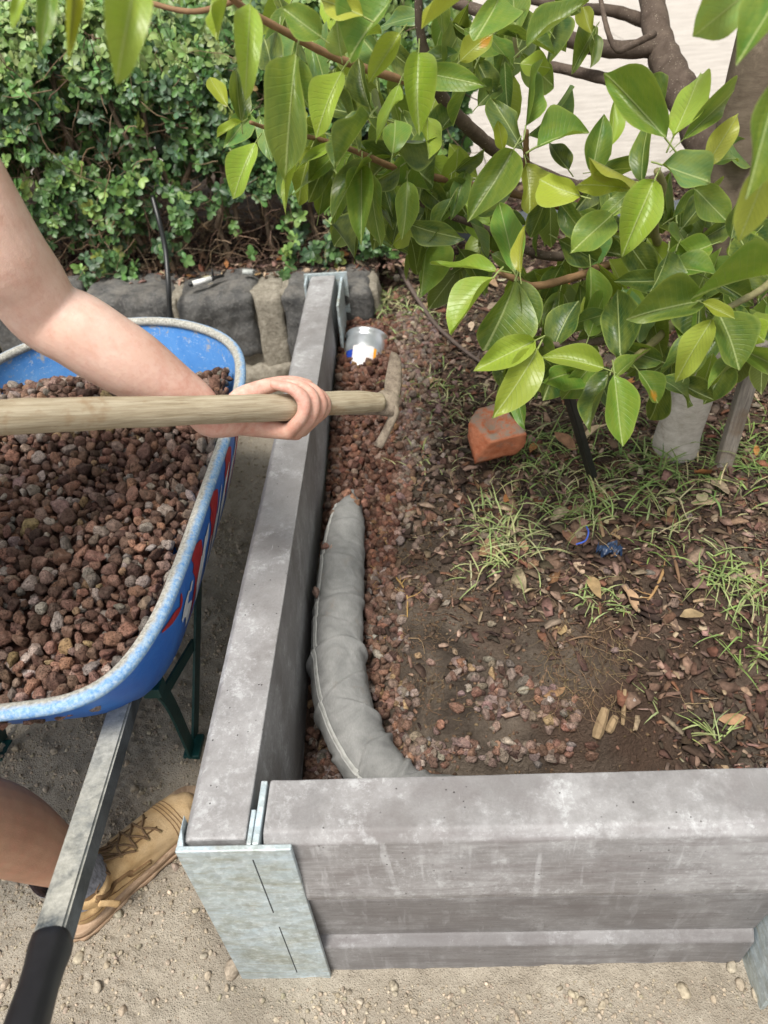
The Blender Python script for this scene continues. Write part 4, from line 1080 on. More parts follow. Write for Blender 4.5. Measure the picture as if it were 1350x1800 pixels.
# broken red brick
def m_brick():
    k = NT('broken brick'); p = k.pos(); a = k.noise(p, 40, 6, .7); b = k.noise(p, 12, 4)
    col = k.mix(k.ramp(a, .35, .65), (.52, .16, .075), (.72, .29, .16))
    up = k.n('SeparateXYZ', {0: k.n('NewGeometry').outputs['Normal']}).outputs
    gr = k.math('MULTIPLY', k.ramp(a, .38, .55), k.ramp(up[2], .45, .8))
    col = k.mix(gr, col, (.36, .28, .22))
    col = k.mix(k.ramp(k.noise(p, 25, 5, .7), .55, .7, 0, .7), col, (.30, .24, .19))
    k.bump(a, .003); return k.base(col, .9, .15)
BR = m_brick(); bc = PZ(868, 765, .335)
bm = bmesh.new(); bmesh.ops.create_cube(bm, size=1, matrix=Matrix.Diagonal((.122, .104, .074, 1)))
bmesh.ops.subdivide_edges(bm, edges=bm.edges[:], cuts=9, use_grid_fill=True)
for v in bm.verts:
    p = np.array(v.co[:]); f_ = float(fbm(p, 22, 4, 4)); 
    for nrm_, d_ in ((unit((-.75, .6, .1)), .060), (unit((-.8, -.35, .55)), .055), (unit((-.6, .7, .5)), .068), (unit((.5, -.8, -.2)), .070), (unit((1, .2, .55)), .068)):
        s = float(p@nrm_)-d_-.004*f_
        if s > 0: p = p-nrm_*s
    n_ = p/np.linalg.norm(p); p = p+n_*(.004*f_+.0015*float(fbm(p, 90, 3, 6)))
    # frog hole: shallow oval
    q = ((p[0]+.004)/.016)**2+((p[1]+.004)/.024)**2
    if p[2] > .02 and q < 1: p[2] -= .020*(1-q)**.3
    v.co = p
brick = bm_obj('broken_brick', bm, BR, None, True); brick.matrix_world = mat4(rotm(.34, -.12, .15), bc+np.array([0, 0, .010])); tag(brick, 'broken orange red half brick lying in the grass', 'brick')
# black plastic edging stake
PLB = flat('black plastic', (.018, .019, .02), .38, .5)
a, b = PZ(998, 690, .42), PZ(1046, 838, .30)
a = WD(998, 690, 1.42); b[2] = bz(b[0], b[1])
T_ = unit(b-a); nn_ = unit(ray(1020, 760)*-1); s__ = np.cross(T_, nn_)
V = []
for t in (0, 1):
    q = a+(b-a)*t; ww = .017
    for p_, h_ in ((-ww, -.006), (-.002, .010), (.003, .0105), (ww, -.008), (ww-.003, -.009), (.0, .006), (-ww+.003, -.008)): V.append(q+s__*p_+nn_*h_)
Fc = [(i, (i+1) % 7, 7+(i+1) % 7, 7+i) for i in range(7)]+[tuple(range(7))[::-1], tuple(range(7, 14))]
o = pmesh('plastic_stake', V, Fc, PLB, None, False); tag(o, 'black plastic angle stake leaning in the grass under the fig leaves', 'stake')
# weathered timber stake beside the trunk
WST = m_wood('weathered timber', (.16, .14, .12), (.35, .315, .27), (14, 14, 1.2), 16)
base = PZ(1277, 795, .335); x0, y0 = base[0], base[1]
bm = box_bm((x0-.016, y0-.011, .25), (x0+.017, y0+.011, .60), .002, 2)
for v in bm.verts:
    if v.co.z > .5: v.co.x += .002; v.co.z += (v.co.x-x0)*.3
o = bm_obj('timber_stake', bm, WST, None); tag(o, 'grey weathered timber stake standing right of the pale tree trunk', 'stake')
# blue plastic scrap
BP = flat('blue plastic film', (.025, .05, .11), .35, .5)
q0 = PZ(1075, 948, .31); q0[2] = bz(q0[0], q0[1])+.012
nx_ = 14; V = []
for j in range(nx_):
    for i in range(nx_):
        a_, b_ = i/(nx_-1)-.5, j/(nx_-1)-.5; p = np.array([a_*.045, b_*.028, 0]); h = float(fbm(np.array([a_*4, b_*4, 2.]), 2.2, 3, 5))
        V.append(q0+p+np.array([h*.006, h*.005, h*.022]))
o = pmesh('plastic_scrap', V, [(j*nx_+i, j*nx_+i+1, (j+1)*nx_+i+1, (j+1)*nx_+i) for j in range(nx_-1) for i in range(nx_-1)], BP); tag(o, 'crumpled scrap of dark blue plastic on the mulch', 'plastic scrap')
o = tube('string_scrap', [PZ(1030, 932, .31)+np.array([0, 0, .01]), PZ(1033, 945, .31)+np.array([0, 0, .014]), PZ(1028, 957, .31)+np.array([0, 0, .01]), PZ(1012, 962, .31)+np.array([0, 0, .008])], .0018, flat('blue cord', (.06, .12, .5), .4), None, 6, n=5); tag(o, 'short curl of bright blue plastic cord left of the blue scrap', 'cord')
# irrigation bits on top of the stone wall
o = empty('irrigation_pipe', (-.80, 2.25, .2)); tag(o, 'black irrigation pipe coming down out of the hedge over the stone wall', 'pipe')
pts = [PA(268, 345, 1, 2.50), PA(280, 390, 1, 2.44), PA(291, 440, 1, 2.34), PA(296, 500, 1, 2.262), PA(298, 540, 1, 2.245), PA(301, 580, 1, 2.235), PA(301, 640, 1, 2.235)]
tube('hose', pts, .0085, PLB, o, 12, n=8)
fit = empty('pipe_fitting', tuple(PZ(355, 493, .40))); tag(fit, 'white and black irrigation fitting lying on the stone wall, left of the grey pipe offcut', 'pipe fitting')
a, b = PZ(338, 499, .405), PZ(371, 490, .405); WP = flat('white plastic', (.75, .75, .73), .4)
v, f = tube_data([a, b], .0095, 14); pmesh('body', v, f, WP, fit)
d_ = unit(b-a); v, f = tube_data([a-d_*.012, a], [.007, .0095], 12); pmesh('end_cap', v, f, PLB, fit)
v, f = tube_data([b, b+d_*.008, b+d_*.012, b+d_*.045], [.0095, .009, .006, .005], 12); pmesh('barb', v, f, PLB, fit)
v, f = tube_data([b+d_*.008, b+d_*.010+np.array([0, 0, .030])], [.004, .003], 10); pmesh('spout', v, f, PLB, fit)
a, b = PZ(428, 478, .405), PZ(446, 479, .405); d_ = unit(b-a+np.array([0, -.012, 0])); V1, f1 = tube_data([a, b], .0095, 16, cap=False); V2, f2_ = tube_data([a, b], .0068, 16, cap=False)
n1 = len(V1); Fc = f1+[tuple(i+n1 for i in q[::-1]) for q in f2_]+[(16+k, 16+(k+1) % 16, n1+16+(k+1) % 16, n1+16+k) for k in range(16)]
o = pmesh('pipe_offcut', np.vstack([V1, V2]), Fc, flat('grey plastic', (.42, .44, .42), .5)); tag(o, 'short hollow grey pipe offcut lying on the stone wall', 'pipe')

# ================================================================== hoe
tool = empty('grub_hoe', tuple(WD(505, 718, 1.06))); tag(tool, 'dusty hoe with thick worn timber handle and rusty double ended head', 'hoe')
def m_handle():
    k = NT('worn dusty handle'); p = k.pos(); a0 = WD(430, 718, hd(430)); hx = unit(WD(640, 707, hd(640))-a0); hz = unit(np.cross(hx, (0, 0, 1.))); hy = np.cross(hz, hx)
    dt = lambda v: k.n('VectorMath', {0: p, 1: tuple(map(float, v))}, operation='DOT_PRODUCT').outputs['Value']
    q = k.n('CombineXYZ', {0: dt(hx), 1: dt(hy), 2: dt(hz)}).outputs[0]
    gr = k.noise(k.scale(q, (4, 70, 70)), 3.2, 6, .7, .3); bl = k.noise(q, 22, 5, .65); fine = k.noise(k.scale(q, (12, 260, 260)), 2, 4, .6)
    col = k.mix(k.ramp(gr, .3, .7), (.30, .24, .155), (.52, .455, .34))
    col = k.mix(k.ramp(fine, .5, .72, 0, .55), col, (.17, .125, .075))
    col = k.mix(k.ramp(bl, .56, .70, 0, .7), col, (.27, .17, .09))
    col = k.mix(k.ramp(k.noise(k.scale(q, (2, 9, 9)), 11, 6, .75), .66, .72, 0, .7), col, (.13, .085, .05))
    k.bump(k.math('ADD', gr, k.math('MULTIPLY', fine, .6)), .0009); return k.base(col, .85, .15)
def m_rust():
    k = NT('dirty steel'); p = k.pos(); a = k.noise(p, 50, 6, .75)
    col = k.mix(k.ramp(a, .35, .65), (.16, .125, .095), (.37, .31, .24)); col = k.mix(k.ramp(k.noise(p, 160, 4), .6, .7, 0, .6), col, (.07, .05, .04))
    k.bump(a, .003); return k.base(col, .8, .25, .1)
RST = m_rust()
def hd(u): return 1/(1.25-.00058*u)
HND = m_handle()
hp = []
for u, v_, px in ((-420, 748, 66), (-200, 741, 66), (-60, 737, 65), (60, 731, 62), (200, 726, 57), (330, 722, 52), (430, 718.5, 49), (500, 716.5, 46.5), (560, 711, 43), (600, 708.5, 42), (640, 707, 38), (668, 707.5, 32)):
    d = hd(u); hp.append((*WD(u, v_, d), px/2*d/F))
hp = np.array(hp); hm = catmull(hp, 8)
rr = hm[:, 3]*(1+.012*np.array([math.sin(i*.9) for i in range(len(hm))]))
v, f = tube_data(hm[:, :3], rr, 28, up=(0, 0, 1))
v = v+(unit((1, 0, 0))*0); v = np.array(v); v += (fbm(v, 18, 3, 8)*.0009)[:, None]
pmesh('handle', v, f, HND, tool)
HA = unit(WD(640, 707, hd(640))-WD(430, 718, hd(430)))           # along the handle
def hfr(u, v_, dz=0):  # point near the head plane
    return WD(u, v_, hd(u)+dz)
def blade_loft(name, path, mat, parent):
    """path: (u, v, depth offset, half width px, half thickness m, direction of width in px)"""
    V = []; Fc = []
    for u, v_, dz, hw, th, (wx, wy) in path:
        d = hd(690)+dz; c = WD(u, v_, d); a = WD(u+wx*hw, v_+wy*hw, d)-c; n = unit(-ray(u, v_))*th
        for k in range(10):
            t = 2*math.pi*k/10; V.append(c+a*math.copysign(abs(math.cos(t))**.6, math.cos(t))+n*math.copysign(abs(math.sin(t))**.8, math.sin(t)))
    m = len(path)
    for i in range(m-1):
        for k in range(10): Fc.append((i*10+k, i*10+(k+1) % 10, (i+1)*10+(k+1) % 10, (i+1)*10+k))
    Fc += [tuple(range(10))[::-1], tuple(range((m-1)*10, m*10))]
    V = np.array(V); V = V+(fbm(V, 90, 3, 3)*.0009)[:, None]
    return pmesh(name, V, Fc, mat, parent)
blade_loft('head', [(600, 709, -.045, 20, .019, (0, 1)), (620, 709, -.035, 21, .021, (0, 1)), (645, 710, -.02, 20, .020, (0, 1)), (662, 710, -.01, 19, .018, (0, 1)), (676, 709, 0, 24, .018, (.15, 1)), (688, 708, 0, 25, .015, (.1, 1)), (697, 707, .0, 18, .010, (0, 1)), (702, 707, .0, 8, .006, (0, 1))], RST, tool)
blade_loft('blade', [(686, 712, .0, 12, .012, (1, 0)), (688, 700, .0, 13, .011, (1, .1)), (690, 685, .004, 15, .008, (1, .1)), (692, 665, .008, 14.5, .006, (1, .12)), (694, 645, .012, 12.5, .005, (1, .15)), (695, 628, .014, 10, .004, (1, .2)), (693, 619, .015, 5, .003, (1, .3))], RST, tool)
blade_loft('blade', [(688, 706, 0, 11, .012, (1, .3)), (692, 722, .0, 11, .011, (1, .25)), (689, 737, .004, 8, .008, (.95, .3)), (682, 752, .01, 7.5, .007, (.93, .38)), (675, 766, .014, 8, .006, (.92, .4)), (668, 779, .018, 8.5, .005, (.92, .4)), (664, 786, .018, 8, .003, (.92, .4))], RST, tool)
# ================================================================== hedge
hd_ = empty('hedge', (-1.2, 3.0, .36)); tag(hd_, 'dense dark green small leaved hedge with bare lower stems above the stone wall', 'hedge')
HSTEM = m_wood('hedge stem', (.10, .075, .05), (.22, .165, .12), (10, 10, 2), 12)
def hleaf_mat(src):
    k = NT('hedge leaf '+src); p = k.pos(); uv = k.n('SeparateXYZ', {0: k.attr('luv').outputs['Vector']}).outputs
    c = k.attr('tint').outputs['Color'] if src == 'attr' else k.n('ObjectInfo').outputs['Color']
    mid = k.ramp(k.math('ABSOLUTE', uv[0]), .0, .16, .35, 0)
    c = k.mix(mid, c, (.30, .38, .20))
    c = k.mix(k.ramp(k.noise(p, 60, 3), .3, .7, .25, 0), c, (.02, .04, .015))
    m = k.base(c, .42, .4)
    tr = k.n('BsdfTranslucent'); k.set(tr.inputs[0], k.mix(.5, c, (.14, .25, .03)))
    mx_ = k.n('MixShader', {0: .14}); k.t.links.new(k.b.outputs[0], mx_.inputs[1]); k.t.links.new(tr.outputs[0], mx_.inputs[2]); k.t.links.new(mx_.outputs[0], k.out.inputs[0])
    return m
HLO, HLA = hleaf_mat('obj'), hleaf_mat('attr')
def hl_variant(seed):
    r_ = np.random.default_rng(seed); V = []; UV = []; ts = [0, .3, .62, .88, 1]; ws = [.05, .22, .33, .23, .03]; cup = r_.uniform(.1, .35)
    for t, w_ in zip(ts, ws):
        for s in (-1, 0, 1): V.append((s*w_, t, abs(s)*w_*.5*cup*2-.25*t*t)); UV.append((s, t, 0))
    Fc = [(i*3+j, i*3+j+1, (i+1)*3+j+1, (i+1)*3+j) for i in range(4) for j in range(2)]
    return (np.array(V), Fc, np.array(UV))
HV = [hl_variant(i) for i in range(6)]
HC = [((.062, .135, .040), 5), ((.10, .205, .052), 4.5), ((.045, .10, .04), 2.5), ((.20, .33, .08), 2.2), ((.10, .17, .10), 1.5), ((.24, .30, .06), .25), ((.26, .17, .07), .15)]
hw_ = np.array([c[1] for c in HC]); hw_ = hw_/hw_.sum()
hn1 = Cache(lambda X, Y: f2(X, Y, 2.6, 3, 61), -3.1, .4, .3, 1.4, .02); hn2 = Cache(lambda X, Y: f2(X, Y, 5.5, 3, 63), -3.1, .4, .3, 1.4, .015); hn3 = Cache(lambda X, Y: f2(X, Y, 5, 3, 66), -3.1, .4, 2.4, 3.7, .02)
def front_y(x, z): return 2.48+.05*hn1(x, z)+.16*sstep(.95, 1.16, z)
HTOP = 1.13
hl = []
def cluster(c, out, s, young=0):
    n_ = rng.integers(5, 9); a0 = rng.uniform(0, 6.28); out = unit(out)
    e1 = unit(np.cross(out, (0.3, 0.1, 1))); e2 = np.cross(out, e1)
    base = HC[rng.choice(len(HC), p=hw_)][0] if not young else ((.20, .30, .085), (.26, .36, .12))[rng.integers(2)]
    for k in range(n_):
        a = a0+k*2.4; el = .15+.12*k/1.0*.6
        d = unit((e1*math.cos(a)+e2*math.sin(a))*math.cos(el)+out*math.sin(el)+rng.normal(0, .15, 3)); nrm = unit(out+rng.normal(0, .25, 3)-d*.2)
        L = s*rng.uniform(.8, 1.35)*(1-.05*k)
        hl.append((int(rng.integers(6)), frame(d, nrm)*L, c-out*k*.0, jit(base, .2, .06)))
for _ in range(7600):
    x = rng.uniform(-2.9, .20); z = .42+(HTOP-.42)*rng.uniform(0, 1)**.75; y = front_y(x, z)+abs(rng.normal(0, .055))
    g = hn2(x, z)
    if g < -.08 and rng.random() < .86: continue              # holes where stems show
    low = sstep(.70, .46, z)
    if rng.random() < low*.55*(1 if g < .25 else .4) : continue
    if z < .52 and y > 2.5: y += .05
    if x > -.1 and rng.random() < .3: continue
    if -.82 < x < -.40 and z < .60 and rng.random() < .85: continue
    cluster(np.array([x, y, z]), np.array([rng.normal(0, .45), -1+rng.normal(0, .3), .45+rng.normal(0, .4)]), rng.uniform(.018, .034), rng.random() < .75*sstep(.93, 1.08, z))
for _ in range(2300):                                      # top surface, young growth
    x = rng.uniform(-2.9, .20); y = rng.uniform(2.62, 3.5); z = HTOP+.03*hn3(x, y)-abs(rng.normal(0, .02))
    cluster(np.array([x, y, z]), np.array([rng.normal(0, .4), -.2+rng.normal(0, .4), 1]), rng.uniform(.018, .03), rng.random() < .7)
for _ in range(5200):                                      # deeper layers
    x = rng.uniform(-2.9, .22); y = rng.uniform(2.66, 3.4); z = rng.uniform(.62, HTOP-.03)
    cluster(np.array([x, y, z]), np.array([rng.normal(0, .4), -1, rng.normal(0.3, .4)]), rng.uniform(.03, .045))
# trailing sprays in front of the wall top
for u, v_, n_ in ((520, 440, 10), (510, 470, 6), (565, 440, 9), (575, 465, 6), (300, 430, 9), (330, 395, 8), (200, 460, 10), (225, 480, 6), (640, 430, 12), (600, 400, 12), (660, 440, 8), (160, 470, 8)):
    for _ in range(n_):
        c = PA(u+rng.normal(0, 14), v_+rng.normal(0, 14), 1, 2.46+rng.normal(0, .02)); cluster(c, np.array([rng.normal(0, .4), -1, .6]), rng.uniform(.022, .034))
def hscore(i):
    it = hl[i]; u, v_, d = proj(it[2]); 
    if not (0 < u < 620 and 20 < v_ < 500): return 0
    if u < 130+max(0, (v_-300)*.4) and v_ > 300: return 0
    n = it[1][:, 2]; return np.linalg.norm(it[1][:, 1])*abs(float(unit(n)@ray(u, v_)))/d/(1 if it[2][1] < 2.50+.03 else 3)
sc2 = np.array([hscore(i) for i in range(len(hl))]); order = np.argsort(-sc2)[:290]; tops = set(order.tolist())
hme = []
for V, Fc, UV in HV:
    me = bpy.data.meshes.new('leaf'); me.from_pydata([tuple(p) for p in V], [], Fc); me.update(); a = me.attributes.new('luv', 'FLOAT_VECTOR', 'POINT'); a.data.foreach_set('vector', UV.astype(np.float32).ravel())
    me.materials.append(HLO); me.polygons.foreach_set('use_smooth', [True]*len(me.polygons)); hme.append(me)
hinv = Matrix.Translation(-Vector(hd_.location))
for i in order:
    it = hl[i]; o = bpy.data.objects.new('leaf', hme[it[0]]); COL.objects.link(o); o.parent = hd_; o.matrix_parent_inverse = hinv; o.matrix_local = mat4(it[1], it[2]) if False else hinv @ mat4(it[1], it[2]); o.matrix_parent_inverse = Matrix.Identity(4); o.color = it[3]
o = merged('foliage', HV, [it for i, it in enumerate(hl) if i not in tops], HLA, hd_); tag(o, kind='stuff')
# stems: countable thick ones as parts, the tangle as stuff
stp = [(262, 345, 312, 495), (322, 430, 306, 470), (380, 380, 400, 460), (180, 150, 250, 330), (90, 120, 140, 300), (230, 90, 300, 330), (370, 200, 420, 420), (470, 230, 480, 440), (30, 200, 90, 420), (420, 180, 380, 400), (130, 250, 250, 430), (530, 250, 560, 430), (340, 120, 320, 330)]
for (u0, v0, u1, v1) in stp:
    y_ = rng.uniform(2.56, 2.66); a = PA(u0, v0, 1, y_); b = PA(u1, v1, 1, y_-.05)
    b[2] = max(b[2], .37) if v1 < 450 else .37
    m1 = a*.6+b*.4+rng.normal(0, .012, 3); m2 = a*.3+b*.7+rng.normal(0, .012, 3)
    tube('stem', [b, m2, m1, a, a+(a-b)*.4+rng.normal(0, .03, 3)], [.010, .0085, .0075, .006, .004], HSTEM, hd_, 7, n=4)
for _ in range(26):
    x = rng.uniform(-2.8, .2); y = rng.uniform(2.6, 3.2); p = np.array([x, y, .35]); q = p+np.array([rng.normal(0, .12), rng.normal(0, .06), .7])
    tube('stem', [p, p*.6+q*.4+rng.normal(0, .02, 3), q], [.013, .009, .005], HSTEM, hd_, 7, n=5)
acc = Acc()
def htwig(p, d, l, r, c, curl):
    pts = [np.array(p, float)]; d = unit(d)
    for i in range(6): d = unit(d+rng.normal(0, curl, 3)); pts.append(pts[-1]+d*l/6)
    v, f = tube_data(pts, np.linspace(r, r*.5, 7), 4, cap=False); acc.add(v, f, c)
for _ in range(1500):
    x = rng.uniform(-2.6, .2); z = rng.uniform(.42, 1.05); y = front_y(x, z)+rng.uniform(.0, .16)
    htwig((x, y, z), rng.normal(0, 1, 3)*np.array([1, .3, 1]), rng.uniform(.06, .2), rng.uniform(.0009, .0026), jit(((.17, .115, .075), (.25, .18, .12), (.12, .08, .055))[rng.integers(3)], .2), .25)
for _ in range(420):
    x = rng.uniform(-1.6, .1); htwig((x, 2.50+rng.uniform(0, .18), rng.uniform(.39, .60)), rng.normal(0, 1, 3)*np.array([1, .5, .6]), rng.uniform(.08, .22), rng.uniform(.0009, .002), jit((.24, .17, .11), .2), .5)
o = acc.build('twig_tangle', CHIP, hd_); tag(o, kind='stuff')

# ================================================================== fig tree
ft_ = empty('fig_tree', (.62, 1.455, .3)); tag(ft_, 'broad leaved fig tree with pale trunk base and glossy leaves hanging over the garden bed', 'tree')
def m_bark(name, c1, c2, dots=True, lines=False):
    k = NT(name); p = k.pos(); a = k.noise(k.scale(p, (1, 1, 2.5) if lines else (1, 1, 1)), 26, 7, .75, .3)
    col = k.mix(k.ramp(a, .35, .65), c1, c2)
    if dots: col = k.mix(k.math('MULTIPLY', k.ramp(k.vor(p, 190), .22, .12), k.ramp(k.noise(p, 70, 2), .45, .55)), col, (.36, .31, .25))
    if lines:
        z = k.n('SeparateXYZ', {0: p}).outputs[2]
        col = k.mix(k.ramp(z, .60, .72), col, k.mix(k.ramp(a, .3, .7), (.10, .075, .055), (.20, .16, .12)))
        wv = k.noise(k.scale(p, (6, 6, 120)), 3, 4, .6, .5); col = k.mix(k.ramp(wv, .60, .66, 0, .35), col, (.22, .18, .14))
    if lines: col = k.mix(k.ramp(k.noise(p, 22, 6, .75), .55, .68, 0, .6), col, (.30, .24, .18))
    k.bump(a, .0006 if lines else .002); return k.base(col, .85, .15)
BK, BKP = m_bark('brown bark', (.085, .062, .05), (.17, .13, .105)), m_bark('pale trunk', (.42, .38, .32), (.62, .58, .52), False, True)
TW = flat('green twig', (.24, .22, .10), .6, .3); TWB = flat('brown twig', (.25, .15, .08), .7, .2)
tb = PZ(1190, 772, .32)
tube('trunk', [tb+np.array([0, 0, -.03]), tb+np.array([.0, 0, .02]), tb+np.array([.012, .0, .14]), tb+np.array([.024, .02, .30]), tb+np.array([.02, .05, .48]), tb+np.array([.035, .08, .70]), tb+np.array([.05, .10, 1.0]), tb+np.array([.05, .12, 1.5])], [.054, .050, .046, .046, .052, .058, .055, .05], BKP, ft_, 28, n=8)
def pbranch(pl, r0, r1, mat, name='branch', sides=8):
    pts = [WD(u, v_, d) for u, v_, d in pl]; cc = catmull(pts, 7); rr = np.linspace(r0, r1, len(cc))*(1+.06*np.array([math.sin(i*2.3) for i in range(len(cc))]))
    v, f = tube_data(cc, rr, sides); pmesh(name, v, f, mat, ft_); return cc
BRN = []
BRN.append(pbranch([(1265, 330, 1.62), (1225, 215, 1.60), (1180, 130, 1.62), (1155, 60, 1.66), (1140, -60, 1.7)], .046, .026, BK, sides=14))
BRN.append(pbranch([(1190, 150, 1.62), (1120, 150, 1.64), (1050, 135, 1.68), (960, 115, 1.74), (850, 100, 1.8)], .017, .009, BK, sides=10))
BRN.append(pbranch([(1165, 85, 1.64), (1060, 85, 1.62), (960, 55, 1.6), (860, 25, 1.6), (760, -10, 1.6)], .020, .010, BK, sides=10))
BRN.append(pbranch([(1150, 45, 1.7), (1080, 20, 1.7), (980, 10, 1.7), (860, -20, 1.75)], .015, .008, BK, sides=10))
BRN.append(pbranch([(1150, 60, 1.5), (1105, 82, 1.46), (1085, 88, 1.45), (1070, 60, 1.45), (1058, 10, 1.45), (1050, -40, 1.45)], .007, .004, BK))
BRN.append(pbranch([(735, -30, 1.0), (738, 50, 1.04), (752, 110, 1.08), (770, 160, 1.12), (815, 215, 1.18), (880, 270, 1.28), (960, 310, 1.4), (1120, 370, 1.5), (1245, 420, 1.56)], .0055, .016, BK))
BRN.append(pbranch([(380, -30, .80), (430, 15, .85), (500, 55, .90), (570, 92, .95), (640, 120, 1.0), (740, 150, 1.08)], .0036, .006, TWB))
BRN.append(pbranch([(590, 252, 1.02), (640, 272, 1.08), (700, 297, 1.15), (780, 315, 1.25), (900, 340, 1.4), (1010, 370, 1.5)], .0035, .008, TWB))
BRN.append(pbranch([(700, 340, 1.2), (780, 375, 1.28), (860, 405, 1.34), (960, 450, 1.4), (1090, 440, 1.48), (1220, 470, 1.5)], .004, .012, BK))
BRN.append(pbranch([(873, 476, 1.08), (905, 490, 1.10), (940, 503, 1.14), (1010, 487, 1.2), (1080, 465, 1.3), (1190, 470, 1.45)], .0042, .009, TWB))
BRN.append(pbranch([(930, 600, 1.10), (985, 607, 1.14), (1050, 600, 1.2), (1120, 590, 1.3), (1210, 560, 1.48)], .0042, .009, BK))
BRN.append(pbranch([(1078, 655, 1.08), (1100, 640, 1.12), (1150, 600, 1.2), (1210, 540, 1.4)], .0035, .008, TW))
BRN.append(pbranch([(1155, 300, 1.02), (1165, 330, 1.06), (1150, 380, 1.15), (1160, 430, 1.3), (1220, 470, 1.48)], .005, .009, TW))
BRN.append(pbranch([(925, 230, 1.08), (925, 270, 1.12), (930, 320, 1.2), (960, 380, 1.35)], .004, .007, TWB))
BRN.append(pbranch([(910, 100, 1.1), (905, 60, 1.1), (915, 10, 1.15), (930, -40, 1.2)], .003, .005, TW))
BRN.append(pbranch([(1270, 545, .98), (1300, 530, 1.02), (1350, 500, 1.1), (1420, 430, 1.2)], .004, .007, TW))
BRN.append(pbranch([(440, 215, .95), (470, 225, .98), (540, 240, 1.02), (590, 252, 1.05)], .0025, .0035, TWB))
BRN.append(pbranch([(230, -5, .9), (330, 20, .9), (400, 5, .88), (470, -30, .88)], .003, .004, TWB))
def fig_mat():
    k = NT('fig leaf'); p = k.pos(); sx = k.n('SeparateXYZ', {0: k.attr('luv').outputs['Vector']}).outputs
    s, t, w_ = sx[0], sx[1], sx[2]; oi = k.n('ObjectInfo'); c = oi.outputs['Color']
    ab = k.math('ABSOLUTE', s)
    mid = k.ramp(k.math('MULTIPLY', ab, w_), .012, .045, 1, 0)
    ven = k.math('SINE', k.math('MULTIPLY', k.math('SUBTRACT', t, k.math('MULTIPLY', ab, .20)), 82.0))
    vm = k.math('MULTIPLY', k.ramp(ven, .80, 1.0), k.ramp(ab, .98, .5, .35, 1))
    rnd = oi.outputs['Random']
    c = k.mix(k.ramp(k.noise(k.n('VectorMath', {0: k.obj(), 1: k.n('CombineXYZ', {0: k.math('MULTIPLY', rnd, 37.0)}).outputs[0]}, operation='ADD').outputs[0], 3.2, 4, .6), .35, .7, 0, .45), c, (.33, .36, .055))
    c = k.mix(k.math('MULTIPLY', vm, .15), c, (.30, .42, .14))
    ag = k.attr('luv')
    edge = k.math('MULTIPLY', k.ramp(ab, .88, 1.0), .55); c = k.mix(edge, c, (.34, .42, .10))
    c = k.mix(k.math('MULTIPLY', mid, .7), c, (.50, .58, .24))
    # orange ageing spot on a few leaves
    al = oi.outputs['Alpha']
    d2 = k.math('ADD', k.math('POWER', k.math('SUBTRACT', s, .25), 2.0), k.math('POWER', k.math('MULTIPLY', k.math('SUBTRACT', t, .74), 2.6), 2.0))
    sp = k.math('MULTIPLY', k.ramp(k.math('ADD', d2, k.math('MULTIPLY', k.noise(p, 120, 3), .5)), .55, .30), k.ramp(al, .60, .55))
    c = k.mix(sp, c, (.55, .27, .03))
    dp_ = k.math('MULTIPLY', k.ramp(k.noise(p, 160, 4, .7), .70, .73), .6); c = k.mix(dp_, c, (.14, .10, .04))
    m = k.base(c, .36, .4)
    k.bump(k.math('ADD', k.math('MULTIPLY', vm, -.3), k.math('ADD', k.math('MULTIPLY', mid, .25), k.noise(p, 60, 3))), .0010)
    tr = k.n('BsdfTranslucent'); k.set(tr.inputs[0], k.mix(.55, c, (.42, .55, .04)))
    mx_ = k.n('MixShader', {0: .30}); k.t.links.new(k.b.outputs[0], mx_.inputs[1]); k.t.links.new(tr.outputs[0], mx_.inputs[2]); k.t.links.new(mx_.outputs[0], k.out.inputs[0])
    return m
FIG = fig_mat(); fme = []
for s in range(20):
    V, Fc, UV = leaf_geo(14, 4, 'fig', rng.uniform(-.04, .32), rng.uniform(.04, .36), rng.normal(0, .35), rng.uniform(0, .09), s)
    V[:, 0] += rng.normal(0, .16)*V[:, 1]**2
    V[:, 0] *= 1+.10*np.sin(V[:, 1]*rng.uniform(5, 9)+s)*np.sign(V[:, 0]*rng.choice([-1, 1]))
    # petiole
    n0 = len(V); pv_ = []; 
    for y_ in (-.20, -.08, .02):
        for k in range(4): pv_.append((.055*math.cos(k*1.57+.78)*1.0, y_, .014*math.sin(k*1.57+.78)-.02*(y_ < -.1)))
    V = np.vstack([V, pv_]); UV = np.vstack([UV, np.tile([0, 0, 0], (12, 1))])
    for a in (0, 4):
        for k in range(4): Fc.append((n0+a+k, n0+a+(k+1) % 4, n0+a+4+(k+1) % 4, n0+a+4+k))
    me = bpy.data.meshes.new('leaf'); me.from_pydata([tuple(p) for p in V], [], Fc); me.update(); a = me.attributes.new('luv', 'FLOAT_VECTOR', 'POINT'); a.data.foreach_set('vector', UV.astype(np.float32).ravel())
    me.materials.append(FIG); me.polygons.foreach_set('use_smooth', [True]*len(me.polygons)); fme.append(me)
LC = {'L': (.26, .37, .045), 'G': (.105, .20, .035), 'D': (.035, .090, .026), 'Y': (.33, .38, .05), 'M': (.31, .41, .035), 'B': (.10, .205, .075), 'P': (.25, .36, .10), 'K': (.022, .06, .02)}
nleaf = 0
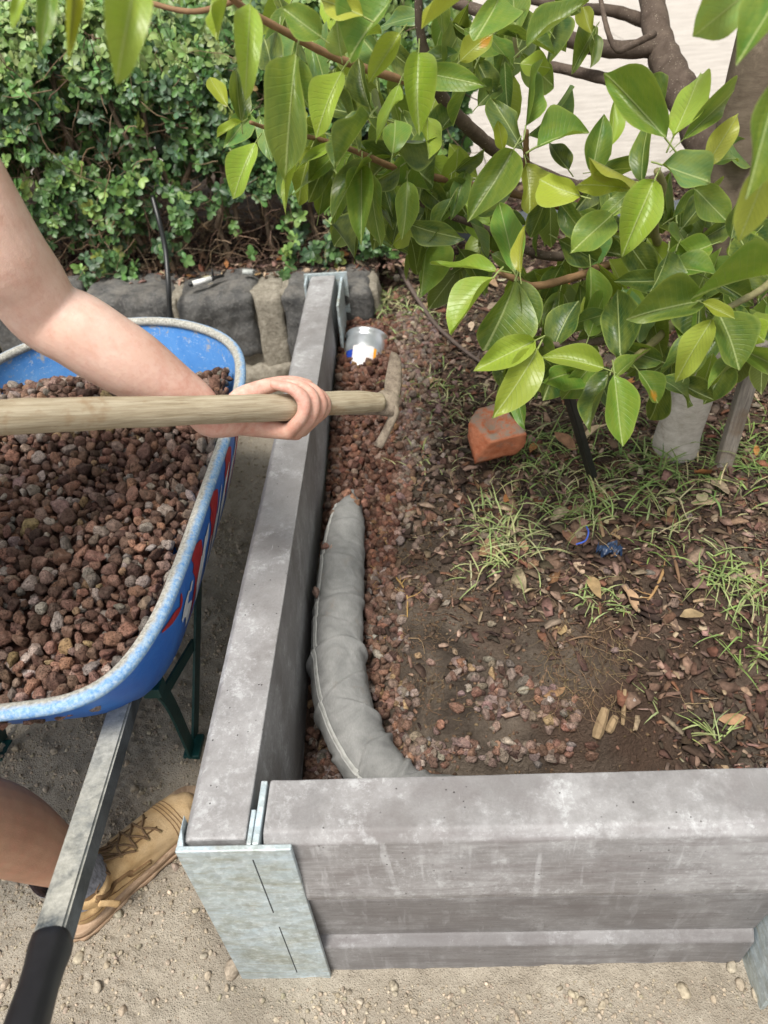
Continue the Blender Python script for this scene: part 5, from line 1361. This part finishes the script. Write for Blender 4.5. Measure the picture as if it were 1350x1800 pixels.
def fleaf(bx, by, tx, ty, wpx, d, col, dd=None, face=.8, spot=False, flat_=.35):
    global nleaf
    B = WD(bx, by, d); Tt = WD(tx, ty, d+(rng.normal(0, .022) if dd is None else dd)); y = Tt-B; L = np.linalg.norm(y)
    n = -unit(ray((bx+tx)/2, (by+ty)/2))*face+np.array([0, 0, .45])+rng.normal(0, flat_, 3)
    W_ = wpx*.5*d/F*rng.uniform(.86, 1.04)
    M = frame(y, n) @ np.diag([W_, L, L])
    o = bpy.data.objects.new('leaf', fme[rng.integers(20)]); COL.objects.link(o); o.parent = ft_
    o.matrix_local = Matrix.Translation(-Vector(ft_.location)) @ mat4(M, B)
    c = np.minimum(jit(LC[col], .18, .07), .44); o.color = (c[0], c[1], c[2], .5 if spot else 1.0); nleaf += 1
HP = """875 476 758 466 52 1.08 L|868 487 790 587 72 1.04 L|906 492 862 622 76 1.08 G|910 492 948 590 48 1.09 G|905 478 876 334 66 1.10 G|914 480 908 388 32 1.02 Y|938 600 833 652 56 1.02 L|946 612 886 727 72 1.02 L|1062 648 957 612 62 1.03 L|1082 662 1140 600 62 1.06 G
1080 658 1093 785 68 1.00 L|1122 652 1166 707 48 1.05 G s|1072 658 1036 760 60 1.10 D|1042 640 985 705 56 1.14 G|975 610 1002 522 62 1.14 D|1035 592 1062 508 52 1.16 G|1090 628 1084 508 72 1.10 D|1238 528 1099 552 74 .98 G|1252 562 1183 668 62 .96 L|1262 548 1312 645 80 .98 G
1375 480 1220 494 86 .95 G|1234 532 1292 560 34 .95 M|925 605 932 498 54 1.2 K|940 560 900 500 50 1.25 K|895 610 880 700 60 1.18 D|985 612 960 706 58 1.18 D|1150 318 1093 442 76 .96 L|1170 244 1066 118 72 .94 G|1183 242 1240 118 72 .95 L|1200 246 1306 146 42 .95 G
1163 290 1248 322 78 .95 B|1128 322 1126 202 52 1.04 D|1120 320 1034 276 36 .98 Y|1090 330 1020 318 32 .97 M|1022 345 944 322 52 1.0 M|1078 376 998 446 62 1.02 G|1110 335 1048 388 40 1.04 G|925 288 938 372 52 1.1 Y|902 264 828 392 74 1.04 G|924 222 934 110 50 1.04 G
930 238 1024 150 72 1.1 B|944 258 1038 210 70 1.05 G|1040 305 1062 200 56 1.06 G|1075 256 1080 176 36 1.06 L|918 262 868 174 46 1.12 B|884 264 876 210 28 1.08 M|840 186 882 140 46 1.2 D|808 108 862 54 46 1.0 Y s|908 62 894 -42 60 1.05 G|924 84 1036 0 62 1.0 G
914 112 968 118 36 1.05 L|1046 50 1006 116 34 1.3 G|1047 60 1038 120 32 1.28 G|1040 60 1022 12 34 1.25 Y|736 92 728 222 62 .92 L|702 148 664 252 58 .95 L|522 92 492 302 64 .82 G|602 124 548 222 50 .92 L|576 236 648 262 58 1.0 D|450 250 402 338 42 .92 L
400 186 361 128 32 .92 M|426 214 380 244 22 .92 L|424 216 410 120 48 .98 D|592 250 508 302 30 1.0 L|590 270 514 346 42 1.02 G|520 296 494 356 32 1.0 L|636 290 634 416 56 1.04 G|650 304 660 432 56 1.05 G|604 300 590 396 42 1.08 G|716 318 716 412 50 1.1 G
752 358 744 462 40 1.2 K|822 322 764 352 52 1.2 D|440 5 432 148 52 .72 L|402 -12 384 76 46 .72 M|242 -50 206 118 76 .50 L|132 -50 120 90 36 .52 M|90 -35 74 62 36 .56 G|42 -25 20 46 26 .56 L|702 -14 602 92 80 .8 G|704 58 648 142 48 .85 L
812 -2 744 46 48 .85 Y|565 66 496 14 62 .8 G|600 100 590 40 50 .86 P|640 30 560 -10 60 .8 L|1335 -30 1218 66 94 .66 P|1382 -30 1296 116 84 .62 G|1366 150 1312 352 80 .60 G|1352 290 1300 424 72 .62 Y|1252 430 1168 462 62 1.1 G|1240 292 1302 200 52 1.02 Y
1258 286 1306 264 36 1.04 G|880 -10 850 60 50 .95 G|770 -10 780 60 46 1.0 G|1180 470 1268 480 70 1.08 G|1100 420 1150 500 66 1.2 D|1205 660 1230 600 50 1.05 G|1300 560 1345 600 40 .98 L|1310 590 1360 560 44 1.0 L|1295 640 1240 668 40 1.02 G|980 420 1050 460 60 1.2 D
960 350 935 420 50 1.15 D|690 270 700 200 50 1.05 G|720 300 760 230 56 1.12 D|760 250 800 190 44 1.15 D|800 300 850 260 44 1.2 D|560 380 575 300 44 1.1 G|690 380 670 320 40 1.15 K|690 430 700 380 36 1.2 K|745 330 790 370 46 1.2 K|480 140 470 60 48 .9 D
650 190 620 100 50 .95 D|780 120 800 60 44 1.05 G|840 110 870 170 40 1.2 K|970 60 940 20 40 1.2 G|1000 300 960 250 52 1.15 D|1160 200 1150 130 40 1.2 D|1200 400 1250 340 50 1.15 D|1285 420 1300 340 60 1.0 D|1220 330 1280 390 60 1.08 G|1330 470 1290 400 60 .95 D"""
for ln in HP.replace('\n', '|').split('|'):
    q = ln.split(); fleaf(*[float(x) for x in q[:6]], q[6], spot=len(q) > 7)
# foliage behind the named leaves: whorls along every branch
tries = 0
def window(u, v_):   # gaps where the paving shows through between the branches
    return (955 < u < 1235 and 40 < v_ < 215 and not (1010 < u < 1040)) or (760 < u < 905 and 170 < v_ < 300 and rng.random() < .7) or (u > 1120 and v_ < 120 and rng.random() < .6)
zones = [(430, 800, -20, 300, .9, 1.3, 34), (560, 800, 220, 430, 1.1, 1.45, 30), (780, 1010, -20, 130, 1.05, 1.5, 20), (780, 1300, 290, 470, 1.15, 1.5, 44), (880, 1190, 430, 680, 1.15, 1.4, 26), (1130, 1360, 380, 640, 1.05, 1.4, 26), (1230, 1380, -20, 330, .9, 1.4, 8), (1080, 1250, 200, 330, 1.1, 1.3, 10), (760, 960, 190, 330, 1.15, 1.4, 14)]
for u0, u1, v0, v1, d0, d1, nn in zones:
    for _ in range(nn):
        if nleaf >= 298: break
        u, v_ = rng.uniform(u0, u1), rng.uniform(v0, v1); d = rng.uniform(d0, d1)
        if window(u, v_): continue
        a = rng.normal(1.4, 1.0); l = rng.uniform(75, 115)*1.05/d
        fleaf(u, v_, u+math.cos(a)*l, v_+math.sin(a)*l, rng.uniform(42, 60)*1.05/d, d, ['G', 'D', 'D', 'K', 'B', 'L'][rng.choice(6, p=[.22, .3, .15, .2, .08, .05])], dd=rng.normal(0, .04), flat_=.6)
print('fig leaves', nleaf)
# crown above and behind the frame, joined
V_ = []
for s in range(4):
    V, Fc, UV = leaf_geo(5, 2, 'fig', .15, .15, 0, 0, s); V_.append((V*np.array([.28, 1, 1]), Fc, UV))
its = []
for _ in range(900):
    p = np.array([rng.uniform(-.1, 1.9), rng.uniform(.9, 2.8), rng.uniform(1.35, 2.3)])
    u, v_, d = proj(p)
    if d > .2 and -120 < u < 1460 and v_ > -160: continue
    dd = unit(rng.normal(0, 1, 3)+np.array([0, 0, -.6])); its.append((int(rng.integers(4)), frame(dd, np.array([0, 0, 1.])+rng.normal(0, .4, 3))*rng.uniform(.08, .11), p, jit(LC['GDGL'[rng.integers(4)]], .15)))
for u0, u1, v0, v1, nn in ((480, 800, -20, 300, 26), (600, 820, 240, 440, 22), (780, 960, -20, 130, 14), (800, 1330, 330, 480, 34), (900, 1180, 470, 640, 24), (1150, 1360, 430, 640, 22), (1220, 1350, 20, 200, 5)):
    for _ in range(nn):
        u, v_ = rng.uniform(u0, u1), rng.uniform(v0, v1); d = rng.uniform(1.22, 1.5)
        if window(u, v_): continue
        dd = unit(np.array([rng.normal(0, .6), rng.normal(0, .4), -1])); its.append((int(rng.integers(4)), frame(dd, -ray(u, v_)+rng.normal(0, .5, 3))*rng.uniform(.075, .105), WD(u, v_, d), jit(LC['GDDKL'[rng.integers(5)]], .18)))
def figA():
    m = FIG.copy(); m.name = 'fig leaf joined'; t = m.node_tree
    oi = [n for n in t.nodes if n.type == 'OBJECT_INFO'][0]; at = t.nodes.new('ShaderNodeAttribute'); at.attribute_name = 'tint'
    for l in [l for l in t.links if l.from_node == oi and l.from_socket.name == 'Color']: t.links.new(at.outputs['Color'], l.to_socket)
    for l in [l for l in t.links if l.from_node == oi and l.from_socket.name == 'Alpha']: t.links.remove(l)
    return m
o = merged('crown', V_, its, figA(), ft_); tag(o, kind='stuff')
# ================================================================== person (only the arm and lower leg are in the picture)
pe = empty('person', (-.85, .40, 0)); tag(pe, 'person in tan boots leaning over the wheelbarrow, one bare arm gripping the hoe', 'person')
def m_skin():
    k = NT('skin'); p = k.pos(); a = k.noise(p, 14, 4, .6); b = k.noise(p, 240, 5, .7); c = k.noise(p, 60, 5, .65)
    z = k.n('SeparateXYZ', {0: p}).outputs[2]
    tan = k.ramp(z, .70, .80)          # tanned leg, paler arm
    arm = k.mix(k.ramp(a, .35, .7), (.67, .435, .345), (.78, .56, .475))
    leg = k.mix(k.ramp(a, .35, .7), (.37, .20, .13), (.50, .30, .20))
    x = k.n('SeparateXYZ', {0: p}).outputs[0]
    hand = k.ramp(x, -.36, -.27); arm = k.mix(k.math('MULTIPLY', hand, .55), arm, k.mix(k.ramp(c, .4, .62), (.72, .42, .34), (.60, .22, .17)))
    col = k.mix(tan, leg, arm)
    col = k.mix(k.ramp(c, .45, .7, 0, .26), col, (.55, .22, .16))
    col = k.mix(k.ramp(b, .58, .75, 0, .22), col, (.40, .2, .13))
    k.set(k.b.inputs['Subsurface Weight'], .12); k.set(k.b.inputs['Subsurface Radius'], (.008, .003, .0015)); k.set(k.b.inputs['Subsurface Scale'], 1.0)
    k.bump(k.math('ADD', b, k.math('MULTIPLY', k.noise(p, 500, 3), .5)), .0005)
    return k.base(col, .52, .35)
SKIN = m_skin()
def remesh(name, parts, mat, parent, vox, smooth_it=4, fac=.5):
    vs = []; fs = []; o_ = 0
    for v, f in parts: vs.append(v); fs += [tuple(i+o_ for i in q) for q in f]; o_ += len(v)
    me = bpy.data.meshes.new(name+'_src'); me.from_pydata([tuple(p) for p in np.vstack(vs)], [], fs); me.update()
    ob = bpy.data.objects.new(name+'_src', me); COL.objects.link(ob)
    md = ob.modifiers.new('r', 'REMESH'); md.mode = 'VOXEL'; md.voxel_size = vox
    if smooth_it: sm = ob.modifiers.new('s', 'SMOOTH'); sm.factor = fac; sm.iterations = smooth_it
    dg = bpy.context.evaluated_depsgraph_get(); res = bpy.data.meshes.new_from_object(ob.evaluated_get(dg)); bpy.data.objects.remove(ob); bpy.data.meshes.remove(me)
    res.name = name; res.materials.clear(); return link_mesh(name, res, mat, parent)
def ball(c, r, s=(1, 1, 1), M=None):
    bm = bmesh.new(); bmesh.ops.create_icosphere(bm, subdivisions=4, radius=r); V = np.array([v.co[:] for v in bm.verts])*np.array(s); Fc = [tuple(v.index for v in q.verts) for q in bm.faces]; bm.free()
    if M is not None: V = V @ M.T
    return V+np.array(c), Fc
def limb(pts, r, up=None, n=6, sides=20):
    pts = np.array(pts, float); r = np.array(r, float); r = r.reshape(len(pts), -1); m = catmull(np.hstack([pts, r]), n)
    rr = m[:, 3:]; 
    if rr.shape[1] == 1: rr = np.hstack([rr, rr])
    v, f = tube_data(m[:, :3], rr, sides, up=up); parts = [(v, f)]
    parts.append(ball(m[0, :3], rr[0].min()*.98)); parts.append(ball(m[-1, :3], rr[-1].min()*.98)); return parts
def pxr(px, d): return px*d/F
# hand frame on the handle
H0 = WD(493, 718, hd(493)); ea = HA; ec = unit(-ray(505, 717)); ec = unit(ec-ea*np.dot(ec, ea)); eb = np.cross(ec, ea)
if eb[2] < 0 and proj(H0+eb*.05)[1] > 717: eb = -eb
KH = hd(505)/1.058*1.06
def H(a, b, c): return H0+(ea*a+eb*b+ec*c)*.001*KH
parts = []
WR = H(-92, -10, -30)
fing = [([(12, -33, -4), (17, -12, 25), (17, 9, 31), (3, 25, 26), (-15, 32, 12)], [10.6, 9.0, 9.8, 8.2, 6.8]),
        ([(29, -35, -9), (36, -13, 21), (35, 10, 28), (24, 27, 21), (9, 33, 5)], [10.4, 8.8, 9.6, 8.0, 6.6]),
        ([(44, -32, -15), (53, -11, 15), (52, 9, 22.5), (42, 26, 16), (28, 32, -1)], [9.8, 8.3, 9.0, 7.5, 6.2]),
        ([(57, -26, -22), (67, -9, 8), (66, 5, 15), (59, 19, 10), (49, 26, -4)], [8.8, 7.4, 8.0, 6.8, 5.8])]
for pl, rr in fing:
    parts += limb([H(*q) for q in pl], [r*.001*KH for r in rr], n=5, sides=16)
    # metacarpal
    q = pl[0]; parts += limb([H(-62, -14+(q[1]+30)*.2, -30), H(-30+q[0]*.2, -20+(q[1]+30)*.5, -27), H(q[0], q[1], q[2])], [.0155*KH, .0150*KH, rr[0]*.001*KH*1.05], n=4, sides=14)
parts += limb([H(-64, -6, -32), H(-44, 14, -30), H(-24, 26, -20), H(6, 34, -10), H(30, 34, -5), H(50, 31, -2)], [.016*KH, .0160*KH, .0125*KH, .0100*KH, .0098*KH, .0078*KH], n=5, sides=16)
parts += limb([H(-40, 8, -30), H(0, 4, -30), H(40, -4, -26)], [.013*KH, .0125*KH, .010*KH], n=4)     # palm
EL = WD(82, 552, .90); UA = WD(-8, 432, .82); UA2 = WD(-90, 300, .77); SH = WD(-200, 110, .74)
parts += limb([H(-58, -12, -31), WR, WD(345, 708, 1.00), WD(290, 676, .975), WD(235, 642, .95), WD(185, 612, .93), WD(135, 580, .912), EL, WD(38, 492, .86), UA, UA2, SH],
              [pxr(29, 1.06), pxr(29, 1.03), pxr(37, 1.0), pxr(51, .975), pxr(62, .95), pxr(66, .93), pxr(67, .912), pxr(65, .90), pxr(72, .86), pxr(79, .82), pxr(88, .77), pxr(92, .74)], n=6, sides=28)
# leg, hips, trunk, neck, head
AN = np.array([-.628, .488, 0])+unit((.181, .239, 0))*.056+np.array([0, 0, .095]); 
KN = np.array([-.80, .475, .50]); HIP = np.array([-.95, .33, .86]); HIP2 = np.array([-1.13, .28, .86]); KN2 = np.array([-1.22, .32, .47]); AN2 = np.array([-1.20, .10, .10])
L1, L2, L3 = PZ(128, 1526, .165), PZ(68, 1491, .255), PZ(0, 1458, .345); KN = L3+(L3-L2)*1.7+np.array([0, -.03, .02])
legp = [AN, L1, L2, L3, L3*.5+KN*.5, KN, KN*.5+HIP*.5+np.array([-.0, .02, 0]), HIP]
parts += limb(legp, [.030, .035, .050, .061, .062, .058, .078, .092], n=6, sides=24)
parts += limb([AN2, (AN2+KN2)/2+np.array([0, -.02, .05]), KN2, (KN2+HIP2)/2, HIP2], [.036, .056, .058, .075, .09], n=6, sides=20)
SHC = np.array([SH[0]-.26, SH[1]-.02, SH[2]+.0]); SH2 = SHC+np.array([-.2, -.10, .02])
parts += limb([(HIP+HIP2)/2, (HIP+HIP2)/2*.5+SHC*.5+np.array([0, -.04, .04]), SHC], [(.16, .12), (.14, .11), (.17, .10)], n=6, sides=24)
parts += limb([SH, SHC, SH2], [.06, .085, .06], n=4)
parts += limb([SHC, SHC+np.array([-.02, .10, .07]), SHC+np.array([-.02, .16, .11])], [.07, .055, .055], n=4)
HDC = SHC+np.array([-.02, .22, .15]); Mh = rotm(-.5, 0, .1)
parts.append(ball(HDC, .1, (.78, .98, 1.15), Mh))
parts.append(ball(HDC+Mh@np.array([0, .085, -.045]), .045, (1, .9, 1.1)))          # jaw
parts.append(ball(HDC+Mh@np.array([0, .105, -.01]), .014, (.9, 1.3, 1.5)))         # nose
for s in (-1, 1): parts.append(ball(HDC+Mh@np.array([s*.078, .0, -.01]), .022, (.4, 1, 1.4)))
HN = WD(-350, 746, hd(-350)); el2 = (SH2+HN)/2+np.array([-.06, -.12, -.16]); wr2 = HN+(el2-HN)*.22-ec*.03
parts += limb([SH2, (SH2+el2)/2, el2, (el2+wr2)/2, wr2, HN-ec*.030], [.055, .048, .042, .042, .027, .022], n=5)
for k_ in range(4):
    c_ = HN+HA*(.017*(k_-1.2)); parts += limb([c_-ec*.028-eb*.020, c_-eb*.031+ec*.004, c_-eb*.014+ec*.030, c_+eb*.016+ec*.030, c_+eb*.029+ec*.006], [.011, .0098, .0098, .009, .0075], n=4, sides=12)
parts += limb([HN-ec*.030-HA*.01, HN+HA*.01-ec*.014+eb*.026, HN+HA*.045+eb*.031], [.014, .0115, .009], n=4, sides=12)
remesh('body', parts, SKIN, pe, .0025, 4, .5)
# creases between the curled fingers come from the remesh; nails
NAIL = flat('nail', (.78, .50, .42), .35, .4)
def shell(name, pl, r, mat, **k):
    pr_ = []
    m = catmull(np.hstack([np.array(pl), np.array(r).reshape(len(pl), -1)]), 6); rr = m[:, 3:]; rr = rr if rr.shape[1] > 1 else np.hstack([rr, rr])
    v, f = tube_data(m[:, :3], rr, 28, cap=False); v = np.array(v)+(fbm(v, 9, 3, 2)*.006)[:, None]
    return v, f
SHIRT = flat('dark shirt cotton', (.035, .04, .055), .9, .1); SHORT = flat('khaki shorts cotton', (.16, .13, .09), .9, .1)
P1 = shell('s', [(HIP+HIP2)/2+np.array([0, 0, -.0]), (HIP+HIP2)/2*.5+SHC*.5+np.array([0, -.04, .04]), SHC+np.array([0, .02, .01])], [(.19, .15), (.175, .14), (.195, .13)], SHIRT)
P2 = shell('s', [SHC, SH*.9+SHC*.1, WD(-165, 170, .75)], [.11, .088, .088], SHIRT); P3 = shell('s', [SHC, SH2, SH2+np.array([-.04, .03, -.15])], [.11, .085, .075], SHIRT)
acc = Acc(); [acc.add(v, f) for v, f in (P1, P2, P3)]; acc.build('shirt', SHIRT, pe)
P1 = shell('s', [HIP+np.array([.05, 0, .05]), HIP, (HIP+KN)/2, KN*.75+HIP*.25], [.10, .125, .11, .10], SHORT); P2 = shell('s', [HIP2+np.array([-.05, 0, .05]), HIP2, (HIP2+KN2)/2, KN2*.75+HIP2*.25], [.10, .125, .11, .10], SHORT)
P3 = shell('s', [HIP+np.array([.06, 0, 0]), (HIP+HIP2)/2, HIP2-np.array([.06, 0, 0])], [.14, .15, .14], SHORT)
acc = Acc(); [acc.add(v, f) for v, f in (P1, P2, P3)]; acc.build('shorts', SHORT, pe)
v, f = ball(HDC+Mh@np.array([0, -.022, .022]), .107, (.80, .98, 1.10), Mh); v = np.array(v)+(fbm(v, 45, 3, 2)*.006)[:, None]; pmesh('hair', v, f, flat('brown hair', (.05, .03, .018), .7, .3), pe)

# boots
def m_boot():
    k = NT('tan nubuck'); p = k.pos(); a = k.noise(p, 30, 6, .7); b = k.noise(p, 350, 5, .7)
    col = k.mix(k.ramp(a, .35, .65), (.47, .30, .14), (.64, .45, .24))
    col = k.mix(k.ramp(k.noise(p, 12, 4), .45, .6, 0, .5), col, (.64, .49, .31))
    col = k.mix(k.ramp(b, .5, .8, 0, .35), col, (.26, .16, .07))
    k.bump(k.math('ADD', k.math('MULTIPLY', a, 1.4), b), .0016); return k.base(col, .8, .2)
def m_sole():
    k = NT('worn tan sole'); p = k.pos(); a = k.noise(k.scale(p, (1, 1, 4)), 40, 6, .7, .6)
    col = k.mix(k.ramp(a, .35, .65), (.30, .19, .12), (.52, .38, .26)); k.bump(a, .0016); return k.base(col, .75, .25)
BOOT, SOLE = m_boot(), m_sole(); LACE = flat('brown lace', (.20, .13, .075), .85, .15, 0, .0008, 400); DKL = flat('padded collar brown', (.22, .135, .07), .9, .1); BRASS = flat('brass', (.32, .24, .12), .4, .5, .6)
SKT = k = None
def m_sock2():
    k = NT('grey knit sock'); p = k.pos(); a = k.noise(k.scale(p, (1, 1, .3)), 220, 4, .6); col = k.mix(k.ramp(a, .35, .65), (.16, .17, .20), (.34, .36, .42)); k.bump(a, .0015); return k.base(col, .95, .1)
SOCKM = m_sock2()
def boot(heel, toe, ank, top, details):
    fx = unit(np.array([toe[0]-heel[0], toe[1]-heel[1], 0])); fy = np.array([-fx[1], fx[0], 0]); O = np.array([heel[0], heel[1], 0.0]); Lf = np.hypot(toe[0]-heel[0], toe[1]-heel[1])
    G = lambda x, y, z: O+fx*x+fy*y+np.array([0, 0, z+.004])
    bt = empty('boot', tuple(O)) if False else None
    # outline half widths along the foot
    xs = np.array([0, .01, .03, .07, .12, .17, .21, .25, .28, .295, .300])/.30*Lf
    wi = np.array([.006, .022, .031, .033, .031, .036, .043, .045, .036, .020, .006]); wo = wi*np.array([1, 1, 1, 1, 1.05, 1.12, 1.1, 1.0, .95, .9, 1])
    out = [(x, w_) for x, w_ in zip(xs, wo)]+[(x, -w_) for x, w_ in zip(xs[::-1], wi[::-1])]
    out = closed(out, 4)
    def plate(z0, z1, g0, g1, nm, mat, par=None, wig_=0):
        V = []; n = len(out); cx_ = Lf*.5
        for z, g in ((z0, g0), ((z0+z1)/2, (g0+g1)/2+.0015), (z1, g1)):
            for i, (x, y) in enumerate(out):
                dx, dy = x-cx_, y; l = math.hypot(dx, dy); gg = g+(wig_ if (i//2) % 2 else 0); V.append(G(x+dx/l*gg, y+dy/l*gg, z+(.010*sstep(.24, .32, x/ .3*.3)+0)))
        Fc = [(r*n+i, r*n+(i+1) % n, (r+1)*n+(i+1) % n, (r+1)*n+i) for r in range(2) for i in range(n)]+[tuple(range(n))[::-1], tuple(range(2*n, 3*n))]
        return pmesh(nm, V, Fc, mat, par, True)
    root_ = remesh('boot', [limbp for limbp in
        limb([G(.040, 0, .040), G(.10, 0, .042), G(.17, 0, .040), G(.225, .001, .036), G(.262, .001, .034)], [(.031, .030), (.034, .034), (.041, .032), (.044, .029), (.036, .026)], up=(0, 0, 1), n=6)
        +limb([G(.042, 0, .045), G(.043, 0, .085), ank, top], [(.034, .042), (.037, .046), (.040, .050), (.043, .052)], n=5)
        +limb([G(.080, 0, .078), G(.13, 0, .070), G(.19, 0, .052), G(.24, 0, .040)], [(.034, .030), (.035, .027), (.040, .026), (.040, .022)], up=(0, 0, 1), n=5)], BOOT, pe, .0030, 9, .6)
    plate(-.002, .010, .004, .005, 'tread', SOLE, root_, .003); plate(.010, .030, .006, .004, 'sole', SOLE, root_)
    # collar and sock
    ax = unit(top-G(.043, 0, .085)); 
    c_, f_ = tube_data([top-ax*.004, top+ax*.006, top+ax*.008, top+ax*.004, top-ax*.01], [(.046, .050), (.0455, .0495), (.041, .045), (.038, .042), (.036, .04)], 28, cap=False); pmesh('collar', c_, f_, DKL, root_)
    lg = unit(L2-top); sk = catmull([top-ax*.03, top+ax*.002, top+lg*.030, top+lg*.062, top+lg*.075], 5); v, f = tube_data(sk, list(np.linspace(.041, .051, len(sk))), 28, cap=False); v = np.array(v)+(fbm(v, 60, 2, 2)*.0025)[:, None]; pmesh('sock', v, f, SOCKM, root_)
    if not details: return
    dgp = bpy.context.evaluated_depsgraph_get(); dgp.update()
    from mathutils.bvhtree import BVHTree
    me = root_.data; tree = BVHTree.FromPolygons([v.co[:] for v in me.vertices], [tuple(p.vertices) for p in me.polygons])
    def snap(p, off=.001):
        h = tree.find_nearest(Vector(p)); n = np.array(h[1][:]) ; q = np.array(h[0][:]); return q+n*off
    def on(pts, off=.001, n=6): return [snap(p, off) for p in catmull(pts, n)]
    def stroke(nm, pts, r, mat, off=.001, n=6, par=root_):
        v, f = tube_data(on(pts, off, n), r, 6); return pmesh(nm, v, f, mat, par)
    # tongue edges, facings
    fx0, fx1 = .085, .195
    for s in (-1, 1):
        stroke('facing_edge', [G(.20, s*.016, .08), G(.15, s*.019, .10), G(.10, s*.022, .13), G(.075, s*.026, .16)], .0016, DKL, .0006)
    eye = [(.195, .065), (.172, .075), (.149, .085), (.126, .10), (.105, .12), (.090, .145)]
    for i, (x, z) in enumerate(eye):
        for s in (-1, 1):
            c = snap(G(x, s*.021, z), .0012); b_, f_ = ball(c, .0032, (1, 1, .8)); pmesh('eyelet', b_, f_, BRASS, root_)
        if i < len(eye)-1:
            x2, z2 = eye[i+1]
            for s in (-1, 1): stroke('lace', [G(x, s*.021, z), G((x+x2)/2, 0, (z+z2)/2+.03), G(x2, -s*.021, z2)], .0021, LACE, .0028, 5)
    kn_ = snap(G(.098, -.004, .14), .006); b_, f_ = ball(kn_, .0075, (1.2, 1, .8)); pmesh('knot', b_, f_, LACE, root_)
    for a1, a2, a3 in (((.02, .02, .004), (.045, .012, -.018), (.01, .0, .003)), ((-.01, -.026, .004), (.02, -.045, -.02), (.01, -.006, .0)), ((.02, -.018, .0), (.045, -.03, -.02), (.055, -.035, -.035)), ((-.015, .012, .0), (-.035, .03, -.004), (-.04, .035, -.012)), ((.0, -.03, -.004), (-.02, -.05, -.015), (-.035, -.048, -.02))):
        pts = [kn_]+[kn_+fx*a[0]+fy*a[1]+np.array([0, 0, a[2]]) for a in (a1, a2, a3)]
        cc = catmull(pts, 6); cc = np.array([p if i < 2 else (snap(p, .003) if np.linalg.norm(p-snap(p, 0)) > .02 or True else p) for i, p in enumerate(cc)]); v, f = tube_data(cc, .0021, 6); pmesh('lace', v, f, LACE, root_)
    # side zip with tab, seams
    zp = [G(.055, -.05, .105), G(.085, -.05, .075), G(.12, -.05, .058), G(.155, -.05, .048)]
    stroke('zip_tape', zp, .0062, DKL, -.0020, 8)
    zz = on(zp, .0022, 14)
    a_ = Acc()
    for i in range(len(zz)-1):
        for s in (-1, 1):
            b_, f_ = ball(zz[i]+np.array([0, 0, s*.0018]), .0013, (1, 1, 1)); b_ = b_[:]; a_.add(b_, f_)
    a_.build('zip_teeth', BRASS, root_)
    zt = snap(G(.055, -.05, .10), .006)
    pull = [zt, zt+fx*.012-np.array([0, 0, .012])-fy*.007, zt+fx*.021-np.array([0, 0, .027])-fy*.012]
    v, f = tube_data(catmull(pull, 4), [(.0062, .0018)]*9, 8, up=tuple(-fy)); pmesh('zip_pull', v, f, BOOT, root_)
    for off_ in (.0, .006): stroke('seam', [G(.01+off_, -.04, .055), G(.05+off_, -.05, .060), G(.09, -.05, .048), G(.14, -.05, .036)], .0008, DKL, .0004, 8)
    for x in (.215, .222, .229, .236): stroke('seam', [G(x, -.04, .04), G(x+.006, -.02, .07), G(x+.006, .02, .07), G(x, .04, .04)], .0009, DKL, .0004, 6)
L2b = 0
boot(np.array([-.628, .488]), np.array([-.447, .727]), AN-np.array([0, 0, .01]), AN+np.array([.002, .002, .016]), True)
L2b = 0
boot(np.array([-1.22, .05]), np.array([-1.12, .33]), AN2, AN2+np.array([0, 0, .02]), False)
